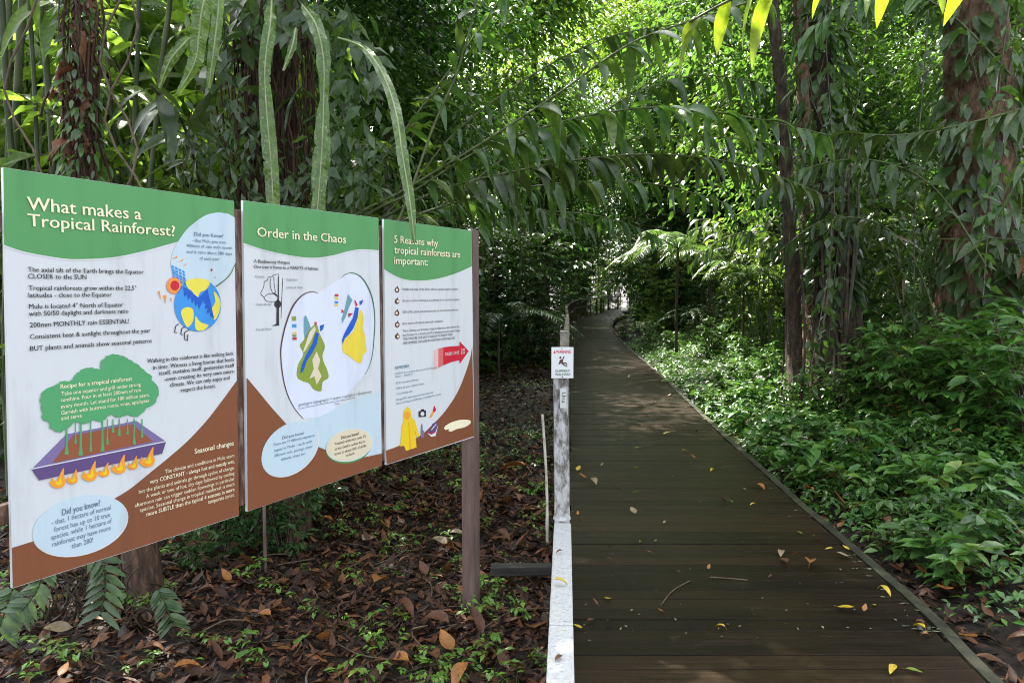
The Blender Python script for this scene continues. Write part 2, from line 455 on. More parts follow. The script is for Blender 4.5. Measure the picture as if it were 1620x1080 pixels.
# ------------------------------------------------------------------ information board
SD = np.array((.492, .8706)); SN = np.array((.8706, -.492))     # along the board, and the way it faces
S0 = P(745, 530, 4.2)[:2]
def on_board(px, py):
    d = ray(px, py)
    t = np.dot(S0, SN) / np.dot(d[:2], SN)
    p = np.array((0, 0, EYE)) + d * t
    return np.array((np.dot(p[:2] - S0, SD), p[2]))
def board_pt(u, z, off):
    q = S0 + SD * u + SN * off
    return np.array((q[0], q[1], z))
LAY = .0007
def ink(name, c, rough=.32):
    if name not in M:
        M[name] = noise_mat(name, [(.3, tuple(k * .84 for k in c)), (.48, c), (.75, tuple(min(1, k * 1.03) for k in c))], scale=6, detail=10, rough=rough, bump=0.0, stretch=(1.6, 1.6, .3), spec=.4, rough_stops=[(.3, .5), (.7, .3)])
    return M[name]
INK = {
    'print_white': (.68, .71, .735), 'print_green': lin((84, 154, 90)), 'print_brown': lin((133, 81, 54)), 'print_cream': lin((250, 240, 205)), 'print_black': (.03, .03, .035),
    'print_grey': lin((120, 130, 135)), 'print_paleblue': lin((198, 218, 228)), 'print_lavender': lin((222, 228, 244)), 'print_blue': lin((60, 150, 228)), 'print_deepblue': lin((20, 90, 200)),
    'print_yellow': lin((236, 222, 80)), 'print_red': lin((205, 30, 55)), 'print_orange': lin((246, 160, 50)), 'print_pink': lin((240, 150, 120)), 'print_purple': lin((98, 78, 128)),
    'print_lilac': lin((128, 112, 160)), 'print_earth': lin((150, 88, 60)), 'print_treegreen': lin((84, 164, 108)), 'print_darkgreen': lin((50, 110, 70)), 'print_teal': lin((110, 160, 175)),
    'print_olive': lin((140, 160, 60)), 'print_tan': lin((226, 214, 186)), 'print_gold': lin((240, 205, 40)), 'print_mapyellow': lin((238, 214, 70)), 'print_darkbrown': lin((90, 60, 55)), 'print_palered': lin((214, 110, 110)), 'print_pinkwhite': lin((232, 190, 186)), 'print_bluegrey': lin((100, 128, 150)), 'print_truewhite': (.74, .76, .77)}
def IK(k): return ink(k, INK[k])
def px_shape(mb, pts, layer, mapf=on_board, ptf=board_pt):
    uv = [mapf(*p) for p in pts]
    a = sum(uv[i][0] * uv[(i + 1) % len(uv)][1] - uv[(i + 1) % len(uv)][0] * uv[i][1] for i in range(len(uv)))
    if a < 0: uv = uv[::-1]
    v = [ptf(u, z, layer * LAY) for u, z in uv]
    mb.add(v, [list(range(len(v)))])
def ell(cx, cy, rx, ry, rot=0, n=40):
    a = np.linspace(0, 2 * math.pi, n, endpoint=False); c, s = math.cos(R_(rot)), math.sin(R_(rot))
    x, y = rx * np.cos(a), ry * np.sin(a)
    return [(cx + c * p - s * q, cy + s * p + c * q) for p, q in zip(x, y)]
def line_pts(pts, w):
    p = np.array(pts, float); t = nrm(np.gradient(p, axis=0)); n = np.stack([-t[:, 1], t[:, 0]], 1)
    w = np.broadcast_to(np.array(w, float), (len(p),))[:, None]
    return [tuple(q) for q in np.vstack([p + n * w / 2, (p - n * w / 2)[::-1]])]
FONT_CACHE = []
def text_into(mb, body, p0, p1, h, layer, bold=.0, mapf=on_board, ptf=board_pt):
    cu = bpy.data.curves.new('lettering', 'FONT'); cu.body = body; cu.size = 1; cu.offset = 0; cu.resolution_u = 2
    ob = bpy.data.objects.new('lettering', cu); COL.objects.link(ob)
    me = bpy.data.meshes.new_from_object(ob.evaluated_get(bpy.context.evaluated_depsgraph_get()))
    v = np.zeros(len(me.vertices) * 3); me.vertices.foreach_get('co', v); v = v.reshape(-1, 3)
    polys = [list(p.vertices) for p in me.polygons]
    bpy.data.objects.remove(ob); bpy.data.curves.remove(cu); bpy.data.meshes.remove(me)
    a, b = mapf(*p0), mapf(*p1); up = mapf(p0[0], p0[1] - h)
    x0, x1 = v[:, 0].min(), v[:, 0].max()
    ks = (b[0] - a[0]) / (x1 - x0); kv = (up[1] - a[1]) / .72; z = (a[1] + b[1]) / 2
    out = [ptf(a[0] + (q[0] - x0) * ks, z + q[1] * kv, layer * LAY) for q in v]
    tri = [p for p in polys if len(p) == 3]; rest = [p for p in polys if len(p) != 3]
    for k in range(1 if bold < .011 else 2):     # bold lettering is struck two or three times, a hair apart
        o2 = np.array(out)
        if k:
            sh = np.array(ptf(a[0] + .022 * k * ks, z, layer * LAY + .0001 * k)) - np.array(ptf(a[0], z, layer * LAY)); o2 = o2 + sh
        base = mb.n
        mb.v.append(o2); mb.n += len(o2)
        if tri: mb.f.append(np.array(tri) + base)
        for p in rest: mb.f.append(np.array([p]) + base)
board = empty('information_board', (S0[0], S0[1], 0))
tag(board, 'long information board of three green, white and brown panels beside the boardwalk', 'information board')
BINV = np.array((S0[0], S0[1], 0))
def part(mb, name, mat, parent, smooth=False):
    mb.v = [v - BINV for v in mb.v]
    return mb.build(name, mat, parent, smooth)
def panel(corners, label):
    uv = [on_board(*c) for c in corners]            # TL TR BR BL
    mb = MB()
    fr = [board_pt(u, z, 0) for u, z in uv]; bk = [board_pt(u, z, -.012) for u, z in uv]
    mb.add(fr + bk, [(3, 2, 1, 0), (4, 5, 6, 7), (0, 1, 5, 4), (1, 2, 6, 5), (2, 3, 7, 6), (3, 0, 4, 7)])
    o = part(mb, 'panel', IK('print_white'), board); o['label'] = label
    return o
def shapes(parent, name, ink_name, polys, layer):
    if name != 'sun_grid' and len(polys) > 1:      # every printed shape is a piece of its own
        for p in polys: shapes(parent, name, ink_name, [p], layer)
        return
    mb = MB()
    for p in polys: px_shape(mb, p, layer)
    return part(mb, name, IK(ink_name), parent)
def texts(parent, name, ink_name, rows, layer=6):
    """printed text, one mesh per paragraph"""
    blk = [[rows[0]]]
    for r in rows[1:]:
        q = blk[-1][-1]
        near = abs(r[1][1] - q[1][1]) < 2.6 * max(r[3], 5) and abs((r[1][0] + r[2][0]) - (q[1][0] + q[2][0])) < 130
        if near and name not in ('caption_text', 'heading'): blk[-1].append(r)
        else: blk.append([r])
    for b in blk:
        mb = MB()
        for r in b: text_into(mb, r[0], r[1], r[2], r[3], layer, r[4] if len(r) > 4 else .0)
        part(mb, name, IK(ink_name), parent)

# --- first panel
Z1 = lambda x, y: (x / 3.085, 250 + y / 3.085)
Z2 = lambda x, y: (x / 2.7, 540 + y / 2.7)
Z5 = lambda x, y: (200 + x / 7.2, 680 + y / 7.2)
p1 = panel([(5, 265), (370, 318), (378, 815), (20, 930)], 'largest panel headed What makes a Tropical Rainforest?')
hc = catmull([Z1(19, 425), Z1(80, 447), Z1(150, 465), Z1(300, 490), Z1(400, 494), Z1(550, 485), Z1(700, 455), Z1(865, 410), (320, 374), (370.5, 366)], 6)
shapes(p1, 'green_header', 'print_green', [[(5.3, 265.4), (370, 318.2)] + [tuple(q) for q in hc[::-1]]], 1)
hl = hc[:46]
shapes(p1, 'header_edge', 'print_truewhite', [line_pts(hl + (0, .8), 2.0)], 2)
bc = catmull([Z2(500, 663), Z2(560, 625), Z2(640, 560), Z2(720, 495), Z2(800, 425), Z2(880, 340), Z2(950, 250), Z2(1012, 165)], 6)
shapes(p1, 'brown_base', 'print_brown', [[(18.7, 866), Z2(138, 853), Z2(300, 780)] + [tuple(q) for q in bc] + [(377.8, 814.5), (20, 929.3)]], 1)
shapes(p1, 'speech_bubble', 'print_paleblue', [[tuple(q) for q in catmull([(345, 336), (324, 341), (298, 360), (282, 381), (272, 402), (272, 425), (300, 446), (340, 453)], 6)] + [(357, 440), (372, 415), (370.6, 344), (360, 338)],
    ell(*Z2(340, 783), 77, 45, -16)], 3)
shapes(p1, 'bubble_edge', 'print_truewhite', [ell(*Z2(342, 787), 78, 46, -16)], 2)
shapes(p1, 'bubble_tail', 'print_darkgreen', [line_pts(catmull([(372, 416), (362, 436), (341, 453)], 6), np.linspace(.6, 2, 13))], 4)
shapes(p1, 'globe', 'print_blue', [ell(312, 482, 37, 42)], 4)
shapes(p1, 'globe_land', 'print_yellow', [[tuple(q) for q in catmull([Z1(*q) for q in k], 4, True)] for k in (
    [(905, 600), (960, 587), (1020, 600), (1005, 640), (975, 655), (955, 690), (935, 650), (915, 635)], [(1040, 650), (1070, 690), (1070, 740), (1045, 790), (1030, 740), (1048, 700)],
    [(880, 750), (905, 728), (938, 738), (940, 790), (915, 825), (895, 800)], [(952, 770), (965, 790), (985, 805), (1015, 815), (990, 840), (955, 838), (948, 800)])], 5)
shapes(p1, 'globe_arrow', 'print_deepblue', [[Z1(*q) for q in [(890, 625), (925, 648), (965, 682), (985, 664), (1008, 635), (1022, 700), (1042, 782), (1022, 768), (1022, 750), (1005, 757), (1012, 730), (996, 735), (1004, 706), (990, 708), (998, 684), (984, 702), (976, 716), (968, 738), (962, 706), (950, 724), (946, 690), (934, 707), (928, 676), (915, 690), (910, 664), (898, 676)]]], 6)
shapes(p1, 'sun_grid', 'print_blue', [[Z1(835 + a * 17 + b * 2, 522 + a * 8 + b * 15), Z1(848 + a * 17 + b * 2, 528 + a * 8 + b * 15), Z1(848 + a * 17 + b * 2, 539 + a * 8 + b * 15), Z1(835 + a * 17 + b * 2, 533 + a * 8 + b * 15)] for a in range(4) for b in range(5)], 4)
shapes(p1, 'sun_halo', 'print_pink', [ell(*Z1(848, 622), 12.5, 13.5)], 4)
shapes(p1, 'sun_ring', 'print_orange', [ell(*Z1(848, 622), 10, 11)], 5)
shapes(p1, 'sun_disc', 'print_red', [ell(*Z1(850, 622), 7, 7.8)], 6)
shapes(p1, 'sun_ray', 'print_orange', [[Z1(*q) for q in k] for k in ([(835, 492), (865, 475), (862, 487)], [(865, 507), (897, 490), (888, 502)], [(890, 527), (910, 512), (905, 524)], [(768, 650), (778, 648), (785, 698)], [(795, 668), (810, 668), (806, 712)], [(828, 682), (836, 682), (834, 705)])], 4)
shapes(p1, 'penguin', 'print_black', [line_pts([Z1(*q) for q in k], 1.5) for k in ([(870, 808), (855, 820), (850, 850), (862, 852)], [(900, 822), (885, 832), (880, 858), (890, 862)], [(920, 838), (898, 850), (900, 885), (912, 892), (915, 860)])], 4)
shapes(p1, 'heart', 'print_red', [ell(*Z1(1030, 546), 1.7, 1.9), ell(*Z1(1047, 582), 1, 1)], 4)
crown = [Z2(*q) for q in [(170, 270), (172, 232), (188, 205), (240, 182), (262, 170), (302, 165), (318, 145), (352, 118), (395, 112), (426, 120), (426, 90), (445, 66), (482, 54), (520, 62), (548, 76), (585, 98), (610, 120), (640, 142), (648, 165), (672, 190), (673, 225), (660, 262), (625, 285), (600, 310), (575, 322), (545, 312), (500, 325), (470, 310), (430, 340), (395, 335), (360, 352), (320, 342), (285, 372), (250, 385), (215, 372), (205, 345), (180, 330), (178, 300)]]
_c = catmull(crown, 5, True); crown = [tuple(q) for q in _c + np.random.default_rng(3).normal(0, .75, _c.shape)]
shapes(p1, 'tray_inside', 'print_lilac', [[Z2(*q) for q in [(135, 543), (282, 395), (580, 338), (707, 426)]]], 3)
shapes(p1, 'tray_soil', 'print_earth', [[Z2(*q) for q in [(222, 518), (310, 400), (560, 352), (652, 425)]]], 4)
shapes(p1, 'tray_front', 'print_purple', [[Z2(*q) for q in [(133, 545), (707, 427), (690, 478), (165, 592)]]], 5)
shapes(p1, 'tray_rim', 'print_truewhite', [line_pts([Z2(133, 543), Z2(420, 484), Z2(707, 425)], 1.6)], 6)
tr = []
for x, y, w in ((282, 482, 9), (342, 486, 10), (385, 470, 6), (435, 468, 9), (456, 440, 5), (507, 402, 6), (542, 396, 5), (571, 440, 7), (604, 410, 6), (320, 435, 5), (480, 388, 6)):
    tr.append([Z2(x - w, y), Z2(x - w * .45, y - 40), Z2(x - w * .4, 330), Z2(x + w * .4, 330), Z2(x + w * .45, y - 40), Z2(x + w, y)])
shapes(p1, 'tree_trunk', 'print_treegreen', tr, 5)
shapes(p1, 'tree_crown', 'print_treegreen', [crown], 6)
fl = []; fi = []
for x, y, k in ((250, 595, 1.1), (310, 585, .8), (385, 565, 1.1), (445, 555, .8), (510, 535, 1.05), (568, 525, .75), (632, 505, 1.1)):
    c = [(-40, -2), (-28, 6), (-30, -14), (-12, 0), (4, -30), (18, -52), (18, -20), (24, 2), (14, 22), (-8, 28), (-30, 18)]
    fl.append([tuple(q) for q in catmull([Z2(x + k * a, y + k * b) for a, b in c], 3, True)])
    fi.append([tuple(q) for q in catmull([Z2(x + k * (a * .45), y + 4 + k * (b * .45)) for a, b in c], 3, True)])
shapes(p1, 'flame', 'print_orange', fl, 6)
shapes(p1, 'flame_core', 'print_gold', fi, 7)
texts(p1, 'heading', 'print_cream', [('What makes a', (42, 333), (222, 347), 22, .022), ('Tropical Rainforest?', (43, 358.5), (275.5, 373), 20.5, .022)])
texts(p1, 'body_text', 'print_black', [
    ('The axial tilt of the Earth brings the Equator', (43, 430.5), (226, 432.5), 8, .012), ('CLOSER to the SUN', (43.4, 441), (135.5, 441), 8, .016),
    ('Tropical rainforests grow within the 22,5°', (44.4, 459.7), (214.6, 458), 8, .012), ('latitudes - close to the Equator', (44, 470.4), (175.7, 469), 8, .012),
    ('Mulu is located 4° North of Equator', (44.7, 488), (194, 485), 8, .012), ('with 50/50 daylight and darkness ratio', (44.7, 499.6), (202, 495), 8, .012),
    ('200mm MONTHLY rain ESSENTIAL!', (46, 517.7), (202.6, 511), 8.2, .016), ('Consistent heat & sunlight throughout the year', (46.4, 536), (237, 525.5), 8, .012),
    ('BUT plants and animals show seasonal patterns', (46.4, 554.7), (239, 541.7), 8, .012),
    ('Walking in this rainforest is like walking back', (232, 574), (368.5, 561), 7, .012), ('in time. Witness a living biome that feeds', (241, 583.7), (369, 571.5), 7, .012),
    ('itself, sustains itself, generates itself', (251, 593), (369.6, 580), 7, .012), ('-even creating its very own micro', (259, 602), (369.6, 590), 7, .012),
    ('climate. We can only enjoy and', (268, 611.5), (362, 600), 7, .012), ('respect the forest.', (285, 619.6), (340, 613), 7, .012)])
texts(p1, 'bubble_text', 'print_bluegrey', [
    ('Did you Know?', (306, 373), (352, 376), 6, .02), ('- that Mulu gets over', (303, 383), (357, 385), 5.2), ('400mm of rain each month', (294, 391), (366, 394), 5.2), ('and it rains about 280 days', (294, 401), (366, 403), 5.2), ('of each year.', (315, 412), (347, 411), 5.2),
    ('Did you know?', Z2(262, 738), Z2(425, 702), 10.5, .02), ('- that, 1 hectare of normal', Z2(218, 778), Z2(470, 720), 8.5, .006), ('forest has up to 10 tree', Z2(228, 808), Z2(468, 750), 8.5, .006), ('species, while 1 hectare of', Z2(216, 840), Z2(475, 777), 8.5, .006), ('rainforest may have more', Z2(220, 870), Z2(470, 807), 8.5, .006), ('than 280!', Z2(303, 880), Z2(395, 857), 8.5, .006)])
texts(p1, 'recipe_text', 'print_cream', [('Recipe for a tropical rainforest', Z2(255, 202), Z2(560, 165), 7.2, .02), ('Take one equator and grill under strong', Z2(258, 230), Z2(597, 190), 6.5, .01), ('sunshine. Pour in at least 200mm of rain', Z2(256, 256), Z2(597, 214), 6.5, .01),
    ('every month. Let stand for 100 million years.', Z2(256, 284), Z2(635, 235), 6.5, .01), ('Garnish with buttress roots, vines, epiphytes', Z2(258, 311), Z2(632, 259), 6.5, .01), ('and serve', Z2(258, 335), Z2(345, 323), 6.5, .01)], 7)
texts(p1, 'seasonal_text', 'print_cream', [('Seasonal changes', Z2(828, 481), Z2(995, 440), 8.5, .02),
    ('The climate and conditions in Mulu seem', Z5(430, 495), Z5(1220, 302), 6.4, .01), ('very CONSTANT - always hot and mostly wet,', Z5(258, 610), Z5(1222, 372), 7, .014), ('but the plants and animals go through cycles of change.', Z5(133, 720), Z5(1222, 442), 6.4, .01),
    ('A week or two of hot, dry days followed by cooling', Z5(215, 770), Z5(1222, 507), 6.4, .01), ('afternoon rain can trigger sudden flowerings in particular', Z5(88, 876), Z5(1222, 567), 6.4, .01), ('species. Seasonal change in tropical rainforest is much', Z5(145, 930), Z5(1222, 627), 6.4, .01),
    ('more SUBTLE than the typical 4 seasons in more', Z5(220, 978), Z5(1222, 692), 7, .014), ('temperate zones.', Z5(920, 837), Z5(1222, 752), 6.4, .01)])

# --- second panel
A = lambda x, y: (380 + x / 4.32, 310 + y / 4.32)
B4 = lambda x, y: (380 + x / 4.32, 560 + y / 4.32)
p2 = panel([(384.6, 317), (598.7, 344.8), (604, 736), (391.5, 808.8)], 'middle panel headed Order in the Chaos')
hc = catmull([A(19, 322), A(150, 365), A(300, 400), A(430, 420), A(530, 422), A(640, 405), A(740, 378), A(830, 365), A(946, 373)], 6)
shapes(p2, 'green_header', 'print_green', [[(384.8, 317.3), (598.6, 345)] + [tuple(q) for q in hc[::-1]]], 1)
shapes(p2, 'header_edge', 'print_truewhite', [line_pts(hc + (0, .6), 1.6)], 2)
ov = catmull([A(530, 662), A(480, 655), A(420, 680), A(360, 750), A(315, 860), A(285, 980), A(275, 1080), B4(290, 150), B4(320, 270), B4(370, 370), B4(430, 440)], 6)
og = catmull([A(690, 560), A(710, 540), A(760, 525), A(820, 550), A(870, 620), A(905, 720), A(918, 850), A(910, 1000), A(900, 1090), B4(880, 80), B4(850, 140)], 6)
shapes(p2, 'oval_fill', 'print_lavender', [[tuple(q) for q in ov] + [B4(600, 420), B4(850, 140)] + [tuple(q) for q in og[::-1]]], 1)
shapes(p2, 'blue_base', 'print_paleblue', [[B4(600, 400), B4(720, 330), B4(950, 250), B4(962, 680), B4(700, 700), B4(515, 625), B4(430, 470)]], 2)
shapes(p2, 'brown_base', 'print_brown', [[B4(42, 160), B4(110, 240), B4(200, 350), B4(318, 482), B4(420, 560), B4(515, 625), B4(590, 657), B4(700, 702), B4(850, 702), (603.3, 717), (603.9, 735.5), (391.6, 808.2)]], 3)
shapes(p2, 'oval_line', 'print_darkbrown', [line_pts(ov, np.interp(np.linspace(0, 1, len(ov)), [0, .3, 1], [.6, 2.6, .8]))], 3)
shapes(p2, 'green_oval_line', 'print_darkgreen', [line_pts(og, np.interp(np.linspace(0, 1, len(og)), [0, .4, 1], [.5, 2.0, .6]))], 3)
shapes(p2, 'bubble_edge', 'print_truewhite', [ell(*B4(338, 650), 52, 36.5, -42), ell(*B4(742, 622), 37.5, 25, -15)], 5)
shapes(p2, 'speech_bubble', 'print_paleblue', [ell(*B4(335, 645), 51, 36, -42)], 6)
shapes(p2, 'bubble_shadow', 'print_green', [ell(*B4(738, 632), 37, 25.5, -13)], 4)
shapes(p2, 'cream_bubble', 'print_tan', [ell(*B4(743, 619), 36, 24, -15)], 6)
shapes(p2, 'tree_outline', 'print_black', [line_pts(catmull([A(*q) for q in k], 4), .8) for k in (
    [(262, 533), (225, 540), (215, 552), (190, 555), (185, 575), (165, 585), (160, 620), (145, 650), (140, 670), (160, 690), (175, 715), (205, 722), (250, 720)], [(205, 560), (205, 620), (225, 670)], [(228, 550), (232, 610), (240, 660)], [(160, 690), (190, 670), (220, 668)], [(290, 560), (282, 720), (278, 835)])], 2)
shapes(p2, 'tree_trunk', 'print_black', [[A(*q) for q in [(262, 533), (264, 885), (215, 888), (245, 872), (247, 720), (255, 690), (225, 668), (228, 655), (255, 680), (256, 560)]]] + [ell(*A(255, 738), 5.5, 6)], 3)
shapes(p2, 'map_sea', 'print_teal', [[A(*q) for q in [(432, 830), (447, 812), (472, 870), (482, 905), (440, 985), (432, 930)]], [A(*q) for q in [(735, 668), (766, 710), (742, 760), (722, 820), (695, 872), (690, 840), (715, 760)]]], 2)
shapes(p2, 'map_hills', 'print_olive', [[tuple(q) for q in catmull([A(*q) for q in [(405, 1020), (432, 985), (482, 900), (522, 880), (538, 930), (562, 985), (578, 1030), (560, 1090), (572, 1140), (592, 1185), (602, 1240), (562, 1270), (552, 1332), (500, 1320), (470, 1280), (420, 1262), (385, 1230), (395, 1150), (430, 1080)]], 3, True)]], 2)
shapes(p2, 'map_ridge', 'print_tan', [[A(*q) for q in [(520, 1060), (545, 1120), (530, 1180), (555, 1230), (520, 1290), (505, 1230), (470, 1250), (500, 1180), (490, 1120)]], [A(*q) for q in [(470, 930), (505, 890), (515, 910), (480, 990), (440, 1060), (425, 1070)]]], 3)
shapes(p2, 'map_river', 'print_deepblue', [[A(*q) for q in [(542, 885), (572, 876), (562, 912), (545, 925)]], [A(*q) for q in [(515, 930), (535, 940), (520, 1010), (490, 1070), (455, 1120), (425, 1200), (408, 1210), (420, 1150), (450, 1080), (490, 1010)]], [A(*q) for q in [(812, 720), (838, 708), (830, 735), (815, 748)]],
    [A(*q) for q in [(785, 758), (808, 765), (800, 830), (770, 905), (738, 948), (712, 972), (698, 1012), (692, 985), (708, 940), (740, 880), (768, 830)]]], 4)
shapes(p2, 'map_plain', 'print_mapyellow', [[tuple(q) for q in catmull([A(*q) for q in [(818, 778), (842, 830), (836, 900), (850, 950), (856, 1020), (862, 1060), (838, 1085), (826, 1140), (790, 1130), (742, 1092), (700, 1062), (700, 1000), (740, 950), (775, 915)]], 3, True)]], 3)
shapes(p2, 'map_red', 'print_red', [[A(*q) for q in k] for k in ([(778, 702), (800, 745), (790, 755), (780, 730)], [(735, 800), (768, 800), (738, 830)], [(690, 770), (706, 790), (690, 800)], [(643, 670), (668, 670), (668, 685), (643, 685)], [(505, 860), (520, 860), (518, 880), (505, 880)], [(355, 965), (382, 965), (382, 982), (355, 982)])], 5)
shapes(p2, 'map_key', 'print_blue', [[A(643, 718), A(668, 718), A(668, 735), A(643, 735)], [A(352, 875), A(382, 875), A(382, 898), A(352, 898)]], 3)
shapes(p2, 'map_key', 'print_olive', [[A(350, 822), A(380, 822), A(380, 852), A(350, 852)], [A(355, 945), A(382, 945), A(382, 962), A(355, 962)]], 3)
shapes(p2, 'map_key', 'print_gold', [[A(643, 690), A(668, 690), A(668, 708), A(643, 708)], [A(643, 738), A(668, 738), A(668, 752), A(643, 752)], [A(355, 928), A(382, 928), A(382, 940), A(355, 940)]], 3)
texts(p2, 'heading', 'print_cream', [('Order in the Chaos', A(112, 278), A(718, 322), 15.5, .02)])
texts(p2, 'body_text', 'print_black', [('A Biodiversity Hotspot', A(90, 458), A(335, 463), 5.6, .012), ('One tree is home to a VARIETY of habitats', A(90, 493), A(530, 506), 5.6, .012)])
texts(p2, 'caption_text', 'print_grey', [('Canopy', A(97, 557), A(162, 557), 4), ('Epiphytes', A(312, 578), A(388, 578), 4), ('Lianas & Vines', A(312, 631), A(425, 631), 4), ('Understorey', A(103, 748), A(210, 746), 4), ('Forest Floor', A(105, 920), A(213, 914), 4),
    ('geology x topography = (water x sunlight) = Biodiversity', B4(395, 358), B4(895, 260), 5.5), ('Time', B4(642, 348), B4(672, 342), 4)])
shapes(p2, 'rule_line', 'print_grey', [line_pts([B4(395, 374), B4(590, 333), B4(780, 298)], .8)], 4)
texts(p2, 'bubble_text', 'print_bluegrey', [('Did you know?', B4(282, 580), B4(430, 545), 5, .02), ('There are 17 different vegetation', B4(218, 625), B4(502, 562), 4.6, .004), ('types in Mulu - each with', B4(225, 665), B4(485, 602), 4.6, .004), ('different soils, geology, water', B4(225, 697), B4(490, 640), 4.6, .004), ('altitude, slope etc.', B4(272, 725), B4(440, 685), 4.6, .004)], 8)
texts(p2, 'bubble_text', 'print_darkbrown', [('Did you know?', B4(685, 580), B4(806, 548), 5, .02), ('Tropical rainforests cover 2%', B4(640, 617), B4(853, 570), 4.4, .002), ("of the Earth's surface but is", B4(642, 652), B4(846, 605), 4.4, .002), ('home to about 50% of all life', B4(640, 687), B4(856, 633), 4.4, .002), ('on Earth.', B4(718, 697), B4(778, 683), 4.4, .002)], 8)

# --- third panel
C5 = lambda x, y: (600 + x / 5.4, 340 + y / 5.4)
C6 = lambda x, y: (600 + x / 4.91, 530 + y / 4.91)
C1 = lambda x, y: (600 + x / 6.35, 430 + y / 6.35)
p3 = panel([(607.3, 346.5), (746.2, 365), (750, 691), (611.5, 735)], 'narrow panel headed 5 Reasons why tropical rainforests are important')
hc = catmull([C5(41, 465), C5(120, 515), C5(220, 552), C5(330, 562), C5(440, 555), C5(560, 530), C5(680, 490), C5(790, 440)], 6)
shapes(p3, 'green_header', 'print_green', [[(607.4, 346.7), (746.1, 365.2)] + [tuple(q) for q in hc[::-1]]], 1)
shapes(p3, 'header_edge', 'print_truewhite', [line_pts(hc + (0, .5), 1.4)], 2)
bc = catmull([C6(51, 896), C6(160, 855), C6(300, 790), C6(400, 705), C6(500, 600), C6(590, 470), C6(650, 340), C6(700, 190), C6(722, 72)], 6)
shapes(p3, 'brown_base', 'print_brown', [[tuple(q) for q in bc] + [C6(735, 784), C6(58, 1003)]], 1)
shapes(p3, 'base_edge', 'print_truewhite', [line_pts(bc[14:] - (.5, .3), 1.2)], 2)
shapes(p3, 'bullet_mark', 'print_darkbrown', [ell(*C5(x, y), 3.7, 4.3) for x, y in ((150, 640), (150, 738), (150, 838), (152, 937), (153, 1037))] + [line_pts([C5(x, y - 18), C5(x + 6, y - 34)], 1.2) for x, y in ((150, 640), (150, 738), (150, 838), (152, 937), (153, 1037))], 2)
shapes(p3, 'bullet_heart', 'print_tan', [ell(*C5(x, y), 1.9, 2.2) for x, y in ((148, 640), (156, 738), (146, 838), (152, 937), (158, 1037))], 3)
texts(p3, 'heading', 'print_cream', [('5 Reasons why', C5(122, 236), C5(495, 272), 12.5, .018), ('tropical rainforests are', C5(123, 330), C5(685, 363), 12.5, .018), ('important:', C5(122, 416), C5(410, 434), 12.5, .018)])
texts(p3, 'body_text', 'print_black', [('Health and lungs of the Earth, influence global weather systems.', C1(228, 183), C1(788, 183), 3.8, .004), ('Ancient survivors that give us a glimpse of our natural evolution.', C1(228, 296), C1(800, 288), 3.8, .004), ('50% of ALL plant and animal species are found in the rainforest.', C1(230, 413), C1(790, 389), 3.8, .004), ('Rich source of natural chemicals, medicines.', C1(230, 527), C1(640, 503), 3.8, .004),
    ('Their richness and diversity, tropical wilderness, that reminds the', C1(232, 603), C1(800, 558), 4, .004), ('last frontier. In a chaotic world of development and rapid change', C1(232, 642), C1(805, 598), 4, .004), ('THEY MAY BE OUR LAST CHANCE TO KNOW THAT', C1(234, 682), C1(735, 642), 4.2, .008), ('WE HUMANS CAN LIVE IN HARMONY WITH NATURE.', C1(236, 723), C1(757, 677), 4.2, .008)])
arrow = [C1(*q) for q in [(640, 757), (720, 746), (803, 742), (806, 697), (897, 795), (806, 922), (802, 886), (720, 905), (640, 938)]]
shapes(p3, 'arrow', 'print_red', [arrow], 3)
shapes(p3, 'arrow_fade', 'print_palered', [[C1(*q) for q in [(590, 770), (640, 757), (640, 938), (590, 962)]]], 3)
shapes(p3, 'arrow_fade', 'print_pinkwhite', [[C1(*q) for q in [(548, 785), (590, 770), (590, 962), (548, 985)]]], 3)
texts(p3, 'arrow_text', 'print_truewhite', [('DEER CAVE', C1(660, 842), C1(797, 822), 5, .02), ('3.8', C1(818, 795), C1(852, 790), 4.2, .02), ('KM', C1(818, 828), C1(852, 822), 4, .02)], 5)
texts(p3, 'reminder_text', 'print_bluegrey', [('REMEMBER', C1(155, 976), C1(295, 957), 5, .016), ('DON\'T try to reach the cave in less than an', C6(122, 300), C6(440, 262), 3.6, .002), ('hour - enjoy it', C6(122, 324), C6(255, 310), 3.6, .002), ('STAY on the walkways', C6(125, 378), C6(300, 352), 3.6, .002), ('TAKE all your rubbish home', C6(125, 420), C6(345, 383), 3.6, .002), ('Carry drinking water', C6(130, 462), C6(255, 440), 3.6, .002),
    ('Bring DRY raincoats and torches and', C6(128, 506), C6(410, 452), 3.6, .002), ('leave nothing on walkways or bridges for others', C6(130, 535), C6(475, 465), 3.6, .002)])
shapes(p3, 'raincoat_picture', 'print_gold', [[C6(*q) for q in [(217, 552), (240, 575), (250, 640), (275, 662), (310, 780), (290, 797), (276, 740), (287, 870), (205, 898), (190, 858), (160, 862), (175, 700), (188, 660), (188, 590)]]], 3)
shapes(p3, 'raincoat_fold', 'print_orange', [ell(*C6(215, 622), 4.5, 6.5), line_pts([C6(225, 670), C6(235, 780), C6(240, 885)], .8)], 4)
shapes(p3, 'camera_picture', 'print_black', [[C6(*q) for q in [(303, 590), (320, 588), (322, 575), (345, 573), (347, 583), (360, 583), (361, 632), (304, 636)]]], 3)
shapes(p3, 'camera_lens', 'print_truewhite', [ell(*C6(332, 610), 3, 3.4)], 4)
shapes(p3, 'torch_picture', 'print_orange', [[C6(*q) for q in [(425, 545), (440, 578), (402, 640), (388, 634), (412, 590)]]], 3)
shapes(p3, 'torch_head', 'print_red', [[C6(*q) for q in [(425, 545), (440, 578), (428, 597), (412, 588)]]], 4)
